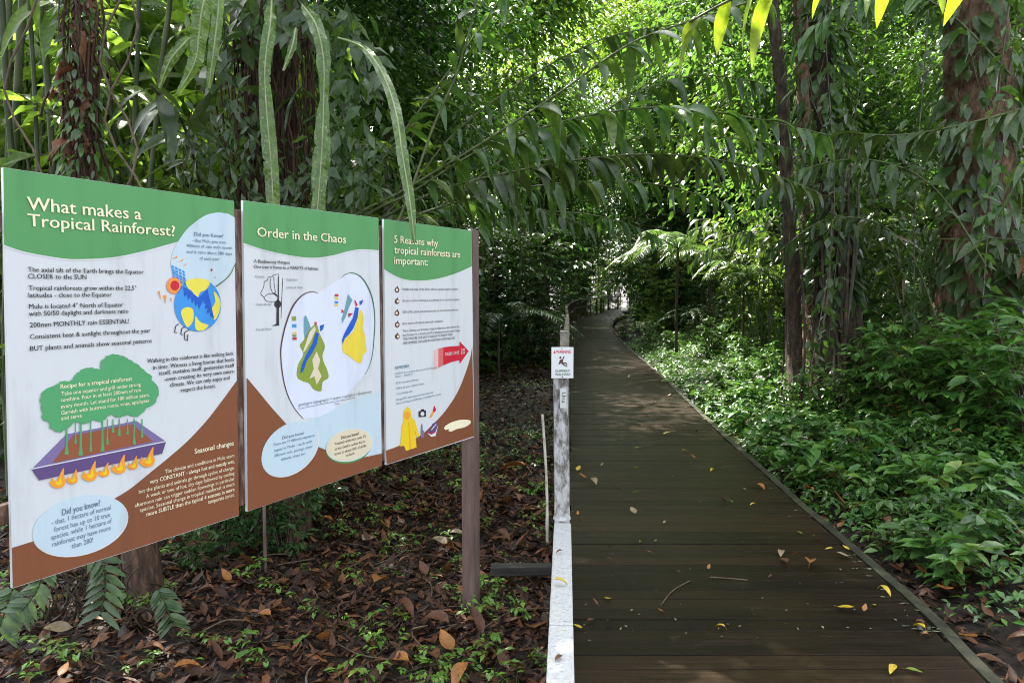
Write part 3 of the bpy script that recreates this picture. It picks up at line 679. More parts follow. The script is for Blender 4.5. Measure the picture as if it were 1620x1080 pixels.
shapes(p3, 'bottle_picture', 'print_lilac', [[C6(*q) for q in [(323, 690), (333, 688), (335, 735), (346, 745), (343, 795), (320, 797), (320, 745)]]], 3)
shapes(p3, 'shoe_picture', 'print_purple', [[C6(*q) for q in [(366, 752), (392, 735), (408, 690), (440, 668), (456, 690), (432, 780), (400, 787)]]], 3)
shapes(p3, 'shoe_trim', 'print_truewhite', [[C6(*q) for q in [(368, 756), (400, 772), (432, 755), (455, 692), (434, 782), (400, 789)]], line_pts([C6(402, 735), C6(420, 712), C6(440, 690)], 1.2)], 4)
shapes(p3, 'shoe_band', 'print_red', [[C6(*q) for q in [(376, 752), (400, 758), (420, 742), (418, 752), (400, 768), (374, 760)]]], 5)
shapes(p3, 'rock_picture', 'print_cream', [[tuple(q) for q in catmull([C6(*q) for q in [(503, 715), (530, 690), (580, 668), (640, 655), (700, 660), (705, 685), (660, 715), (600, 728), (560, 746), (535, 742), (540, 728), (510, 735)]], 3, True)]], 3)
# frame
M['post_paint'] = noise_mat('post_paint', [(.3, (.085, .053, .045)), (.5, (.13, .085, .073)), (.7, (.17, .118, .102))], scale=9, rough=.5, bump=.2, stretch=(3, 3, .4))
M['rust'] = noise_mat('rust_frame', [(.3, (.04, .022, .016)), (.5, (.12, .06, .04)), (.68, (.3, .24, .2))], scale=20, rough=.7, bump=.4, stretch=(2, 2, .4))
AX = np.array(((SD[0], SD[1], 0), (SN[0], SN[1], 0), (0, 0, 1)))
def bbox(name, u0, u1, z0, z1, o0, o1, mat):
    mb = MB(); q = S0 + SD * (u0 + u1) / 2 + SN * (o0 + o1) / 2
    mb.box((q[0], q[1], (z0 + z1) / 2), (u1 - u0, o1 - o0, z1 - z0), ax=AX)
    o = part(mb, name, mat, board)
    bv = o.modifiers.new('bevel', 'BEVEL'); bv.width = .004; bv.segments = 2
    return o
uR = on_board(748, 530)[0]; uL = on_board(4, 600)[0]
zT = on_board(754, 364)[1]
bbox('post', uR + .004, uR + .070, -.3, zT, -.085, .0, M['post_paint'])
bbox('post', uL - .21, uL - .12, -.3, zT + .02, -.085, .0, M['post_paint'])
for a, b in (((371, 560), (388, 560)), ((602, 540), (609.5, 540))):
    bbox('batten', on_board(*a)[0] - .012, on_board(*b)[0] + .012, on_board(500, 765)[1], on_board(500, 345)[1], -.05, -.014, M['rust'])
for zz in (on_board(700, 400)[1], on_board(700, 650)[1]):
    bbox('rail', uL - .12, uR + .004, zz - .03, zz + .03, -.085, -.052, M['rust'])

# ------------------------------------------------------------------ white kerb beam, sign post, handrail
M['white_paint'] = noise_mat('white_paint', [(.32, (.26, .26, .24)), (.44, (.46, .47, .47)), (.7, (.56, .57, .58))], scale=16, rough=.5, bump=.2, stretch=(4, 4, 4))
M['flaky'] = noise_mat('flaky_paint', [(.36, (.10, .09, .08)), (.45, (.22, .21, .2)), (.52, (.44, .44, .44)), (.7, (.58, .59, .6))], scale=14, rough=.7, bump=.6, stretch=(1.6, 1.6, .7))
M['weathered'] = noise_mat('weathered_wood', [(.3, (.06, .055, .045)), (.5, (.16, .15, .12)), (.7, (.28, .27, .22))], scale=10, rough=.7, bump=.5, stretch=(1, 1, 1))
ax_dir = np.array((.0726, 1.0)) / math.hypot(.0726, 1)
ANG = -math.atan2(.0726, 1.0)
BZ = EYE - 1.33
def beam_at(y): return np.array((.0726 * y - .012, y))
beam = empty('kerb_beam', (*beam_at(3.0), 0)); tag(beam, 'white painted timber beam along the near edge of the boardwalk, ending at the sign post', 'timber beam')
segs = [(-.4, 2.32), (2.326, 2.85), (2.856, 3.42), (3.427, 3.98), (3.985, 4.14)]
for k, (a, b) in enumerate(segs):
    mb = MB(); c = beam_at((a + b) / 2)
    mb.box((c[0] - beam.location.x, c[1] - beam.location.y, BZ - .05 + rng.normal(0, .0006)), (.096 + rng.normal(0, .0004), (b - a) / ax_dir[1], .10), rz=ANG)
    o = mb.build('beam_segment', M['white_paint'], beam, smooth=False)
    bv = o.modifiers.new('bevel', 'BEVEL'); bv.width = .006; bv.segments = 2
for y in (.6, 2.0, 3.3):
    mb = MB(); c = beam_at(y); mb.box((c[0] - .02 - beam.location.x, c[1] - beam.location.y, (BZ - .10) / 2 - .05), (.07, .07, BZ - .101 + .1), rz=ANG); mb.build('stub_post', M['weathered'], beam, smooth=False)
PY = 4.205
pc = beam_at(PY) + (-.004, 0)
post = empty('sign_post', (pc[0], pc[1], 0)); tag(post, 'weathered wooden post with flaking white paint carrying the small warning sign', 'post')
mb = MB()
zz = np.linspace(-.2, EYE - .36, 24)
sq = np.array([(-1, -1), (0, -1.04), (1, -1), (1.04, 0), (1, 1), (0, 1.04), (-1, 1), (-1.04, 0)]) * .041
ring = np.stack([np.c_[sq * (1 + rng.normal(0, .035, (8, 1))) + (-.012 * (z - .5), 0), np.full(8, z)] for z in zz])
i = np.arange(len(zz) - 1)[:, None] * 8; j = np.arange(8)[None]
mb.add(ring, np.stack([i + j, i + (j + 1) % 8, i + 8 + (j + 1) % 8, i + 8 + j], -1).reshape(-1, 4))
mb.add(ring[-1], [list(range(8))])
mb.build('shaft', M['flaky'], post, smooth=False)
mb = MB(); mb.box((.01, 0, EYE - .36 + .06), (.05, .05, .125)); mb.build('top_block', M['weathered'], post, smooth=False)
mb = MB(); mb.tube([(.0, 0, BZ + .004), (.0, 0, BZ + .022)], [.052, .047], 16); mb.build('collar', M['white_paint'], post)
stk_c = P(891, 630, PY - .045)
mb = MB(); mb.box((stk_c[0] - pc[0] + .0, stk_c[1] - pc[1], stk_c[2]), (.036, .004, .11)); o = mb.build('sticker', plain('sticker', (.62, .63, .62), .4), post, smooth=False); o['label'] = 'pale sticker with upright handwriting'
# warning sign
WY = PY - .055
def on_sign(px, py):
    p = P(px, py, WY); return np.array((p[0], p[2]))
def sign_pt(u, z, off): return np.array((u, WY - off, z))
sg = empty('warning_sign', tuple(P(889, 573, WY)))
tag(sg, 'small white slippery walkway warning sign with a falling figure, fixed to the post', 'warning sign')
SINV = np.array(sg.location)
def sgpart(mb, name, mat):
    mb.v = [v - SINV for v in mb.v]; return mb.build(name, mat, sg, False)
a, b = on_sign(872.5, 549), on_sign(907, 598)
mb = MB(); mb.box(((a[0] + b[0]) / 2, WY + .003, (a[1] + b[1]) / 2), (b[0] - a[0], .006, a[1] - b[1])); sgpart(mb, 'sign_plate', plain('sign_white', (.74, .76, .77), .35))
def sgs(name, k, polys, layer):
    mb = MB()
    for p in polys: px_shape(mb, p, layer, on_sign, sign_pt)
    sgpart(mb, name, IK(k))
S6 = lambda x, y: (865 + x / 15.42, 540 + y / 15.42)
def sgt(name, k, rows):
    mb = MB()
    for r in rows: text_into(mb, r[0], r[1], r[2], r[3], 3, r[4], on_sign, sign_pt)
    sgpart(mb, name, IK(k))
sgt('warning_text', 'print_red', [('WARNING', S6(225, 285), S6(590, 285), 5, .02)])
sgt('sign_text', 'print_darkgreen', [('SLIPPERY', S6(205, 745), S6(565, 745), 4, .012), ('WALKWAY', S6(205, 830), S6(580, 830), 4, .012)])
sgs('warning_triangle', 'print_red', [[S6(165, 285), S6(190, 215), S6(215, 285)]], 3)
sgs('falling_figure', 'print_darkbrown', [ell(*S6(333, 392), 1.7, 1.7), [S6(*q) for q in [(325, 440), (375, 435), (415, 355), (437, 362), (400, 440), (395, 500), (420, 515), (470, 500), (505, 565), (480, 575), (455, 530), (415, 550), (510, 605), (480, 618), (380, 560), (350, 520), (310, 555), (285, 555)]]], 3)
sgs('screw', 'print_black', [ell(*S6(370, 172), .9, .9, n=10), ell(*S6(380, 865), .9, .9, n=10)], 2)
mb = MB()
text_into(mb, 'Una', (0, 0), (10, 0), 4, 3, .01, lambda x, y: np.array((x * .006, -y * .006)), lambda u, z, off: np.array((z + stk_c[0] - pc[0] - .008, stk_c[1] - pc[1] - .0035, stk_c[2] + .035 - u)))
mb.build('handwriting', IK('print_black'), post, False)
# handrail going back along the far edge of the deck
hr = empty('handrail'); tag(hr, 'weathered timber handrail curving along the far edge of the boardwalk', 'handrail')
sL = resample(Lc, 1200)
hp = sL[(sL[:, 1] > 7.6) & (sL[:, 1] < 75)]
tl = nrm(np.gradient(hp, axis=0)); sl = np.stack([-tl[:, 1], tl[:, 0], 0 * tl[:, 0]], 1)
hp = hp + sl * .06
RZ = EYE - .60
mb = MB(); rp = resample(hp, 160); rp[:, 2] = RZ + .012 * np.sin(np.linspace(0, 30, 160)); mb.tube(rp, .045, 8); mb.build('top_rail', M['weathered'], hr)
mb = MB(); rp2 = rp.copy(); rp2[:, 2] -= .42; mb.tube(rp2, .028, 6); mb.build('middle_rail', M['weathered'], hr)
pp = resample(hp, 30)
for q in pp[:30]:
    mb = MB(); mb.box((q[0], q[1], (RZ - .05) / 2), (.075, .075, RZ - .02)); mb.build('post', M['bark_dark'], hr, smooth=False)
# thin pale pole leaning in the litter by the deck, and low grey timber
a = G(866, 862); b_ = P(858, 655, a[1] + .15)
o = MB(); o.tube(catmull([a, (a + b_) / 2 + (.012, 0, 0), b_], 8), [.012] * 5 + [.010] * 12, 7, wob=.06)
tag(o.build('thin_pole', noise_mat('pale_stick', [(.3, (.2, .18, .15)), (.5, (.45, .42, .36)), (.7, (.55, .53, .48))], scale=14, rough=.6, bump=.3)), 'thin pale stick standing upright in the litter beside the sign post', 'pole')
a, b_ = G(776, 900, .08), G(872, 900, .08)
a2 = np.array((b_[0] + .12, b_[1], b_[2]))
o = MB(); c = (a + a2) / 2; o.box(c, (a2[0] - a[0], .08, .06), rz=.02); o = o.build('ground_timber', noise_mat('grey_timber', [(.3, (.018, .016, .014)), (.7, (.06, .055, .05))], scale=8, stretch=(.5, 4, 4)), smooth=False)
tag(o, 'grey timber lying between the board post and the white beam', 'timber')
o.modifiers.new('bevel', 'BEVEL').width = .006
a = G(420, 910); b_ = P(418, 790, a[1])
o = MB(); o.tube([a - (0, 0, .1), (a + b_) / 2, b_ + (0, 0, .5)], .011, 7)
tag(o.build('prop_pole', M['post_paint']), 'thin brown pole in the ground behind the middle panel', 'pole')

# ================================================================== vegetation
U = rng.uniform
def dirs(n, zmin=-.5, zmax=.5):
    a = U(0, 2 * math.pi, n); z = U(zmin, zmax, n); r = np.sqrt(np.maximum(0, 1 - z * z))
    return np.stack([r * np.cos(a), r * np.sin(a), z], 1)
def upn(n, j=.45):
    return nrm(np.c_[rng.normal(0, j, (n, 2)), np.ones(n)])

def make_shrub(name, h, spread, n_stem, n_twig, n_leaf, L, mat, stem_mat='twig', seg=2, wl=.42, droop=.7, low=.15):
    root = empty(name)
    sm, lf = MB(), MB()
    for k in range(n_stem):
        a = U(0, 2 * math.pi); r = spread * math.sqrt(U(0, 1))
        hh = h * U(.6, 1.0)
        top = np.array((r * math.cos(a), r * math.sin(a), hh))
        base = np.array((.12 * r * math.cos(a), .12 * r * math.sin(a), -.08))
        c = catmull([base, base * .4 + top * (.3, .3, .5) + rng.normal(0, .05, 3), top], 6)
        sm.tube(c, np.linspace(.0075, .003, len(c)) * min(1.6, .08 + h * .75), 5, cap=False)
        for t in np.linspace(low, 1, n_twig):
            p = np.array([np.interp(t * (len(c) - 1), np.arange(len(c)), c[:, q]) for q in range(3)])
            d = dirs(1, -.1, .6)[0]
            tl = spread * U(.35, .75)
            tw = p + d * tl * np.linspace(0, 1, 5)[:, None] + np.linspace(0, 1, 5)[:, None] ** 2 * (0, 0, -.12 * tl)
            sm.tube(tw, np.linspace(.004, .0015, 5) * min(1.3, .08 + h * .6), 3, cap=False)
            m = n_leaf
            tt = np.linspace(.15, 1, m)
            B = np.stack([np.interp(tt * 4, np.arange(5), tw[:, q]) for q in range(3)], 1)
            s = nrm(np.cross(d, (0, 0, 1)))
            D = d * .6 + s * np.where(np.arange(m) % 2 == 0, 1, -1)[:, None] + rng.normal(0, .25, (m, 3)) + (0, 0, .1)
            ll = L * U(.65, 1.2, m)
            lf.leaves(B, D, upn(m, .35), ll, ll * wl * U(.85, 1.15, m), droop=droop * U(.5, 1.4, m), seg=seg, fold=.22)
    sm.build('stem', M[stem_mat], root); lf.build('foliage', M[mat], root)
    return root

def make_ginger(name, h, n_stem, L, mat, lean=.5, n_leaf=18, W=.2, seg=4):
    root = empty(name); sm, lf = MB(), MB()
    for k in range(n_stem):
        a = U(0, 2 * math.pi); hh = h * U(.65, 1.05); ln = lean * hh * U(.4, 1.1)
        b = np.array((U(-.2, .2), U(-.2, .2), -.1)); o = np.array((math.cos(a), math.sin(a), 0))
        c = catmull([b, b + o * ln * .2 + (0, 0, hh * .55), b + o * ln * .6 + (0, 0, hh * .92), b + o * ln * 1.15 + (0, 0, hh * .98)], 7)
        ginger_stem(sm, lf, c, .012 + h * .002, L, W, n_leaf, .3, seg)
    sm.build('stem', M['stem_green'], root); lf.build('foliage', M[mat], root)
    return root
def ginger_stem(sm, lf, c, r, L, W, n, t0, seg=4, droop=1.5, hang=.25):
    c = np.array(c); sm.tube(c, np.linspace(r, r * .4, len(c)), 6)
    t = np.clip(np.linspace(t0, 1, n) + rng.normal(0, .012, n), t0, 1)
    B = np.stack([np.interp(t * (len(c) - 1), np.arange(len(c)), c[:, q]) for q in range(3)], 1)
    T = np.gradient(c, axis=0); T = nrm(np.stack([np.interp(t * (len(c) - 1), np.arange(len(c)), T[:, q]) for q in range(3)], 1))
    s = np.cross(T, (0, 0, 1)); s = nrm(s + rng.normal(0, .15, s.shape))
    sg = np.where(np.arange(n) % 2 == 0, 1, -1)[:, None]
    D = nrm(T * U(.2, 1.1, (n, 1)) + s * sg * U(.3, 1.1, (n, 1)) + rng.normal(0, .3, (n, 3)) - (0, 0, hang * 1.0) * U(.2, 1.5, (n, 1)))
    ll = L * U(.6, 1.25, n) * np.interp(t, [t0, t0 + .2, .85, 1], [.8, 1, 1, .7])
    lf.leaves(B, D, upn(n, .5) - T * .2, ll, ll * W * U(.85, 1.3, n), droop=droop * U(.4, 1.5, n), seg=seg, fold=.28, prof='lance')

def make_palm(name, h, n_frond, FL, mat='leaf_palm', leaflet=.3, up=.7):
    root = empty(name)
    if h > .3:
        mb = MB(); mb.tube(catmull([(0, 0, -.1), (.03, .02, h * .5), (0, 0, h)], 6), np.linspace(.035, .025, 13), 8, wob=.06); mb.build('trunk', M['bark_dark'], root)
    for k in range(n_frond):
        a = k * 2.4 + U(-.3, .3); el = U(.25, 1.0) * up
        d = np.array((math.cos(a), math.sin(a), 0)); fl = FL * U(.75, 1.1)
        t = np.linspace(0, 1, 14)
        c = np.array((0, 0, max(h, 0))) + d * fl * (t * math.cos(el) + .0)[:, None] + np.stack([0 * t, 0 * t, fl * (math.sin(el) * 1.5 * t - (.35 + math.sin(el)) * t ** 2.2)], 1)
        fr = MB(); fr.tube(c, np.linspace(.012, .003, 14), 5, cap=False)
        n = 26; tt = np.linspace(.18, 1, n)
        B = np.stack([np.interp(tt * 13, np.arange(14), c[:, q]) for q in range(3)], 1)
        T = np.gradient(c, axis=0); T = nrm(np.stack([np.interp(tt * 13, np.arange(14), T[:, q]) for q in range(3)], 1))
        s = nrm(np.cross(T, (0, 0, 1)))
        ll = leaflet * np.interp(tt, [.18, .45, 1], [.7, 1.1, .45])
        for sg in (1, -1):
            fr.leaves(B, T * .55 + s * sg + rng.normal(0, .06, (n, 3)) + (0, 0, .12), upn(n, .2), ll * U(.9, 1.1, n), ll * .11, droop=.6, seg=3, fold=.3, prof='lance')
        fr.build('frond', M[mat], root)
    return root

def make_tree(name, h, z0, cr, n_cl, per, L, mat, tr, bark='bark_grey', seg=1, limbs=9, curve=.4):
    root = empty(name); tm, lf = MB(), MB()
    c = catmull([(0, 0, -.3), (U(-curve, curve), U(-curve, curve), h * .35), (U(-curve, curve), U(-curve, curve), h * .7), (U(-curve, curve), U(-curve, curve), h)], 8)
    rr = tr * np.interp(np.linspace(0, 1, len(c)), [0, .03, .1, 1], [2.0, 1.45, 1.1, .25])
    tm.tube(c, rr, 10, wob=.05)
    cen = []
    for k in range(limbs):
        t = U(max(.2, z0 / h), .98); p = np.array([np.interp(t * (len(c) - 1), np.arange(len(c)), c[:, q]) for q in range(3)])
        a = U(0, 2 * math.pi); ln = cr * U(.55, 1.0) * (1.15 - .5 * abs(t - .6))
        e = p + np.array((math.cos(a) * ln, math.sin(a) * ln, ln * U(.05, .5)))
        b = catmull([p, p * .55 + e * .45 + rng.normal(0, .08 * ln, 3), e], 6)
        tm.tube(b, np.linspace(tr * .35, tr * .06, len(b)), 5, cap=False)
        for s in np.linspace(.35, 1, max(2, n_cl // limbs)):
            q = np.array([np.interp(s * (len(b) - 1), np.arange(len(b)), b[:, w]) for w in range(3)])
            cen.append(q + rng.normal(0, .16 * cr, 3) * (1, 1, .8))
    for q in cen:
        m = int(per * U(.5, 1.4)); R = cr * U(.16, .30)
        o = rng.normal(0, 1, (m, 3)) * R * (1, 1, .55)
        D = nrm(o + rng.normal(0, .5, (m, 3)) * R) * (1, 1, .6) - (0, 0, .25)
        ll = L * U(.65, 1.25, m)
        lf.leaves(q + o, D, upn(m, .5), ll, ll * U(.36, .5, m), droop=.5, seg=seg, fold=.3)
    tm.build('trunk', M[bark], root); lf.build('crown', M[mat], root)
    return root

def make_liana(name, h, n_leaf, L, mat, r=.012):
    root = empty(name); sm, lf = MB(), MB()
    c = catmull([(U(-.3, .3), U(-.3, .3), 0), (U(-.25, .25), U(-.2, .2), h * .3), (U(-.3, .3), U(-.2, .2), h * .65), (U(-.2, .2), U(-.2, .2), h)], 8)
    sm.tube(c, r, 5); sm.build('vine_stem', M['bark_grey'], root)
    if n_leaf:
        t = U(0.02, 1, n_leaf)
        B = np.stack([np.interp(t * (len(c) - 1), np.arange(len(c)), c[:, q]) for q in range(3)], 1) + rng.normal(0, .05, (n_leaf, 3))
        ll = L * U(.6, 1.2, n_leaf)
        lf.leaves(B, dirs(n_leaf, -.9, .1), dirs(n_leaf, .1, 1), ll, ll * .5, droop=.7, seg=2, fold=.2)
        lf.build('foliage', M[mat], root)
    return root

used = {}
def place(protos, x, y, label, group, z=None, sc=1.0, rz=None, cat=None):
    p = protos[int(rng.integers(len(protos)))]
    loc = (x, y, float(gz(x, y)) if z is None else z)
    rz = U(0, 6.28) if rz is None else rz
    if p.name not in used:
        used[p.name] = 1; p.location = loc; p.rotation_euler = (0, 0, rz); p.scale = (sc,) * 3
        return tag(p, label, cat or PC.get(p.name.split('.')[0], 'plant'), group)
    o = copy_tree(p, loc, rz, sc, label, group); o["category"] = cat or PC.get(p.name.split('.')[0], 'plant')
    return o
PC = {'broadleaf_shrub': 'shrub', 'young_tree': 'tree', 'forest_tree': 'tree', 'wild_ginger': 'ginger plant', 'small_palm': 'palm', 'liana': 'vine', 'herb': 'plant'}

SH_D = [make_shrub('broadleaf_shrub', 1.5, .55, 6, 7, 9, .17, 'leaf_dark') for _ in range(3)]
SH_M = [make_shrub('broadleaf_shrub', 1.3, .5, 6, 7, 9, .15, 'leaf_mid') for _ in range(3)]
SH_C = [make_shrub('broadleaf_shrub', 1.3, .5, 7, 8, 10, .19, 'leaf_cover') for _ in range(2)]
SH_T = [make_shrub('young_tree', 4.2, 1.1, 8, 15, 11, .24, 'leaf_dark', low=.08) for _ in range(2)] + [make_shrub('young_tree', 4.0, 1.0, 8, 15, 11, .22, 'leaf_mid', low=.08) for _ in range(2)]
SH_L = [make_shrub('young_tree', 4.0, 1.0, 7, 13, 11, .26, 'leaf_light', low=.1) for _ in range(2)]
GI = [make_ginger('wild_ginger', 3.4, 9, .52, 'leaf_ginger') for _ in range(2)]
GI_L = [make_ginger('wild_ginger', 4.2, 9, .62, 'leaf_light', lean=.35) for _ in range(2)]
PB = [make_palm('small_palm', 2.3, 12, 1.7, leaflet=.34)]
PA = [make_palm('small_palm', .5, 9, 1.9), make_palm('small_palm', 1.3, 10, 2.2)]
TR_M = [make_tree('forest_tree', U(13, 17), 3.0, 3.2, 110, 110, .23, 'leaf_mid', .13) for _ in range(3)]
TR_D = [make_tree('forest_tree', U(11, 15), 2.5, 3.0, 110, 110, .25, 'leaf_dark', .12, 'bark_dark') for _ in range(3)]
TR_L = [make_tree('forest_tree', U(14, 18), 3.5, 3.4, 110, 110, .25, 'leaf_light', .12) for _ in range(2)]
LI = [make_liana('liana', 7, 190, .15, ('leaf_vine', 'leaf_mid', 'leaf_vine')[_], .006) for _ in range(3)] + [make_liana('liana', 8, 0, .1, 'leaf_vine', .018) for _ in range(2)]

def scatter(n, x0, x1, y0, y1, ok, sep, taken):
    out = []
    for _ in range(n * 30):
        if len(out) >= n: break
        x, y = U(x0, x1), U(y0, y1)
        if not ok(x, y): continue
        if any((x - a) ** 2 + (y - b) ** 2 < sep * sep for a, b in taken): continue
        out.append((x, y)); taken.append((x, y))
    return out
def inview(x, y, m=2.0): return y > 1 and abs(x) < .72 * y + m
def dd(x, y): return float(deck_dist(np.array([x]), np.array([y]))[0])
def left_of(x, y): return x < float(deck_x(y))
def clear_left(x, y):
    """the open litter patch left of the walkway"""
    return x > np.interp(y, [0, 5, 8, 11, 15, 17], [-2.6, -2.5, -2.3, -1.6, -1.1, .6])

# ------------------------------------------------------------------ the trees and plants one can tell apart
def pxpath(pl, Y0, Y1=None, n=8):
    Ys = np.linspace(Y0, Y0 if Y1 is None else Y1, len(pl))
    return catmull([P(x, y, Y) for (x, y), Y in zip(pl, Ys)], n)
def crown_cloud(lf, cen, rad, n_cl, per, L, flat=.5):
    for k in range(n_cl):
        q = np.array(cen) + nrm(rng.normal(0, 1, 3)) * np.array(rad) * U(.2, 1) ** .6
        m = int(per * U(.5, 1.4)); R = U(.45, .85)
        o = rng.normal(0, 1, (m, 3)) * R * (1, 1, .5)
        D = nrm(o) * (1, 1, .5) - (0, 0, .25) + rng.normal(0, .25, (m, 3))
        ll = L * U(.65, 1.25, m)
        lf.leaves(q + o, D, upn(m, .5), ll, ll * .44, droop=.5, seg=1, fold=.3)
def named_tree(name, path, rad, bark, label, cat='tree', crown=None, mat='leaf_dark', sides=12, wob=.07, group=None):
    b = path[0]; root = tag(empty(name, tuple(b)), label, cat, group)
    pth = np.array(path) - b
    top = pth[-1]
    if crown:
        ext = catmull([top, top + (crown[0] - b - top) * .5 + (.1, 0, 0), crown[0] - b], 6)[1:]
        pth = np.vstack([pth, ext])
    rr = np.interp(np.linspace(0, 1, len(pth)), np.linspace(0, 1, len(rad)), rad)
    mb = MB(); mb.tube(pth, rr, sides, wob=wob)
    if crown:
        for k in range(9):
            e = crown[0] - b + nrm(rng.normal(0, 1, 3)) * np.array(crown[1]) * .8
            s = pth[-1 - int(rng.integers(4))]
            mb.tube(catmull([s, (s + e) / 2 + rng.normal(0, .3, 3), e], 5), np.linspace(rad[-1] * .7, .012, 11), 5, cap=False)
    mb.build('trunk', M[bark], root)
    if crown:
        lf = MB(); crown_cloud(lf, crown[0] - b, crown[1], crown[2], 80, .19); lf.build('crown', M[mat], root)
    return root
def ground_at(px, Y):
    p = P(px, 500, Y); return np.array((p[0], p[1], float(gz(p[0], p[1])) - .1))

# trunk wrapped in dead leaves, just behind the largest panel
pth = np.vstack([ground_at(222, 4.2)[None], pxpath([(205, 760), (160, 420), (137, 270), (132, 120), (126, -40), (120, -200)], 4.25, 4.6)])
t1 = named_tree('dead_leaf_trunk', pth, [.10, .07, .05, .045, .05, .06, .05], 'fibre', 'shaggy brown trunk wrapped in hanging dead leaves above the largest panel', crown=(np.array((-3.6, 6.6, 8.5)), (2.6, 2.2, 1.5), 90))  # unseen crown, added overhead to keep the sun off the litter
for k in range(56):
    q = pxpath([(132 + U(-26, 22), U(-60, 225)), (132, 400)], 4.3 + U(-.15, .2))[0]
    mb = MB(); L = U(.07, .27)
    mb.leaves([q - pth[0]], dirs(1, -1.2, .1), dirs(1, -.3, .6), L, L * U(.14, .36), droop=U(.8, 3.2), seg=7, fold=U(-.4, 1.3), prof='lance')
    mb.v[0] += rng.normal(0, .008, mb.v[0].shape)
    mb.build('dead_leaf', M['dead'], t1)
mb = MB()
for k in range(60):
    q = pxpath([(132 + U(-34, 30), U(-40, 230)), (132, 400)], 4.3)[0]; a = rng.normal(0, .05, 3)
    mb.tube(catmull([q, q + a + (0, 0, -.16), q + a * 1.3 + (U(-.03, .03), 0, -U(.25, .55))], 5) - pth[0], U(.003, .009), 4)
mb.build('hanging_fibre', M['fibre'], t1)
# trunk carrying the strap ferns
pth = np.vstack([ground_at(440, 5.6)[None], pxpath([(438, 700), (437, 420), (436, 250), (428, 100), (420, -60), (415, -200)], 5.6, 5.8)])
t2 = named_tree('fern_clad_trunk', pth, [.20, .15, .15, .20, .33, .36, .25], 'fibre', 'thick dark trunk clad in ferns and rootlets behind the middle panel', wob=.16, crown=(np.array((-1.8, 10.2, 8.8)), (3.2, 2.6, 1.5), 150))  # crown set out of view towards the sun to shade the foreground
mb = MB()
for k in range(130):
    x = 428 + U(-62, 60); y0 = U(-60, 200)
    q = P(x, y0, 5.35 + U(-.1, .3)); l = U(.3, 1.3); a = rng.normal(0, .09, 3)
    mb.tube(catmull([q, q + a + (0, 0, -l * .4), q + a * .6 + (U(-.05, .05), 0, -l)], 6) - pth[0], U(.003, .010), 4)
mb.build('rootlet', M['fibre'], t2)
mb = MB()
for (cx, cy, sx, sy, n, L) in ((350, 60, 40, 50, 70, .16), (385, 230, 40, 60, 150, .10), (520, 250, 35, 50, 150, .12), (470, 300, 60, 30, 120, .10), (440, 10, 90, 40, 190, .17), (560, 110, 40, 60, 90, .16), (580, 250, 40, 50, 120, .11), (360, 200, 25, 70, 90, .09), (300, 240, 45, 40, 90, .12)):
    B = np.array([P(cx + rng.normal() * sx * .7, cy + rng.normal() * sy * .7, 5.2 + U(-.25, .25)) for _ in range(n)]) - pth[0]
    l = L * U(.6, 1.3, n); mb.leaves(B, dirs(n, -1, .1), nrm(np.array((.1, -.8, .5)) + rng.normal(0, .35, (n, 3))), l, l * U(.3, .55, n), droop=.7, seg=2, fold=.2)
mb.build('foliage', M['leaf_vine'], t2)
def strap(parent, pl, Ys, wpx, org, name='frond', wave=.05):
    n = 150
    c = resample(catmull([P(x, y, Y) for (x, y), Y in zip(pl, Ys)], 12), n)
    w = np.interp(np.linspace(0, 1, n), np.linspace(0, 1, len(wpx)), wpx) * np.array(c[:, 1]) / F * .80
    T = nrm(np.gradient(c, axis=0)); vw = nrm(c - np.array((0, 0, EYE)))
    S = nrm(np.cross(T, vw) + rng.normal(0, .05, 3)); N = np.cross(S, T)
    k = np.arange(n); ph = U(0, 6)
    rows = []
    for a in np.linspace(-1, 1, 7):
        wav = 1 + wave * (np.sin(k * .21 + ph + a) + .5 * np.sin(k * .47 + 2 * ph)) * abs(a) + (rng.normal(0, .012, n) - .3 * (rng.random(n) < .02)) * (abs(a) > .9)
        h = .22 * np.abs(a) ** 1.2 + .13 * np.sin(k * .30 + ph * (1 if a > 0 else 2)) * abs(a) + .035 * np.sin(k * 1.9 - abs(a) * 5) * (abs(a) < .95) + rng.normal(0, .006, n)
        rows.append(c + S * (a * w / 2 * wav)[:, None] + N * (h * w)[:, None])
    v = np.stack(rows, 1).reshape(-1, 3)
    i = np.arange(n - 1)[:, None] * 7; j = np.arange(6)[None]
    mb = MB(); mb.add(v - org, np.stack([i + j, i + j + 1, i + 8 + j, i + 7 + j], -1).reshape(-1, 4))
    o = mb.build(name, M['frond'], parent)
    rb = MB(); rb.tube(c - org, np.linspace(.006, .003, n), 6); rb.build('midrib', M['stem_green_pale'], o)
    return o
M['stem_green_pale'] = noise_mat('midrib', [(.3, (.16, .22, .08)), (.7, (.30, .36, .17))], scale=12, rough=.4, bump=.1)
o0 = P(470, 20, 4.7); sf = tag(empty('strap_fern', tuple(o0)), 'strap fern with long pale green fronds hanging above the middle panel', 'fern')
strap(sf, [(430, 0), (428, 35), (419, 110), (423, 190), (429, 260), (433, 335)], [4.9, 4.6, 4.5, 4.45, 4.4, 4.4], [9, 22, 25, 22, 29, 28, 25], o0, wave=.02)
strap(sf, [(478, 8), (500, 40), (512, 95), (512, 165), (509, 240), (502, 335)], [4.9, 4.6, 4.5, 4.5, 4.45, 4.4], [8, 24, 27, 26, 16, 33, 31, 24], o0, wave=.10)
strap(sf, [(535, 60), (575, 76), (607, 120), (627, 180), (636, 240), (646, 300), (652, 345), (656, 384)], [4.6, 4.3, 4.1, 3.9, 3.75, 3.65, 3.6, 3.58], [3, 8, 15, 19, 21, 23, 22, 20, 7], o0)
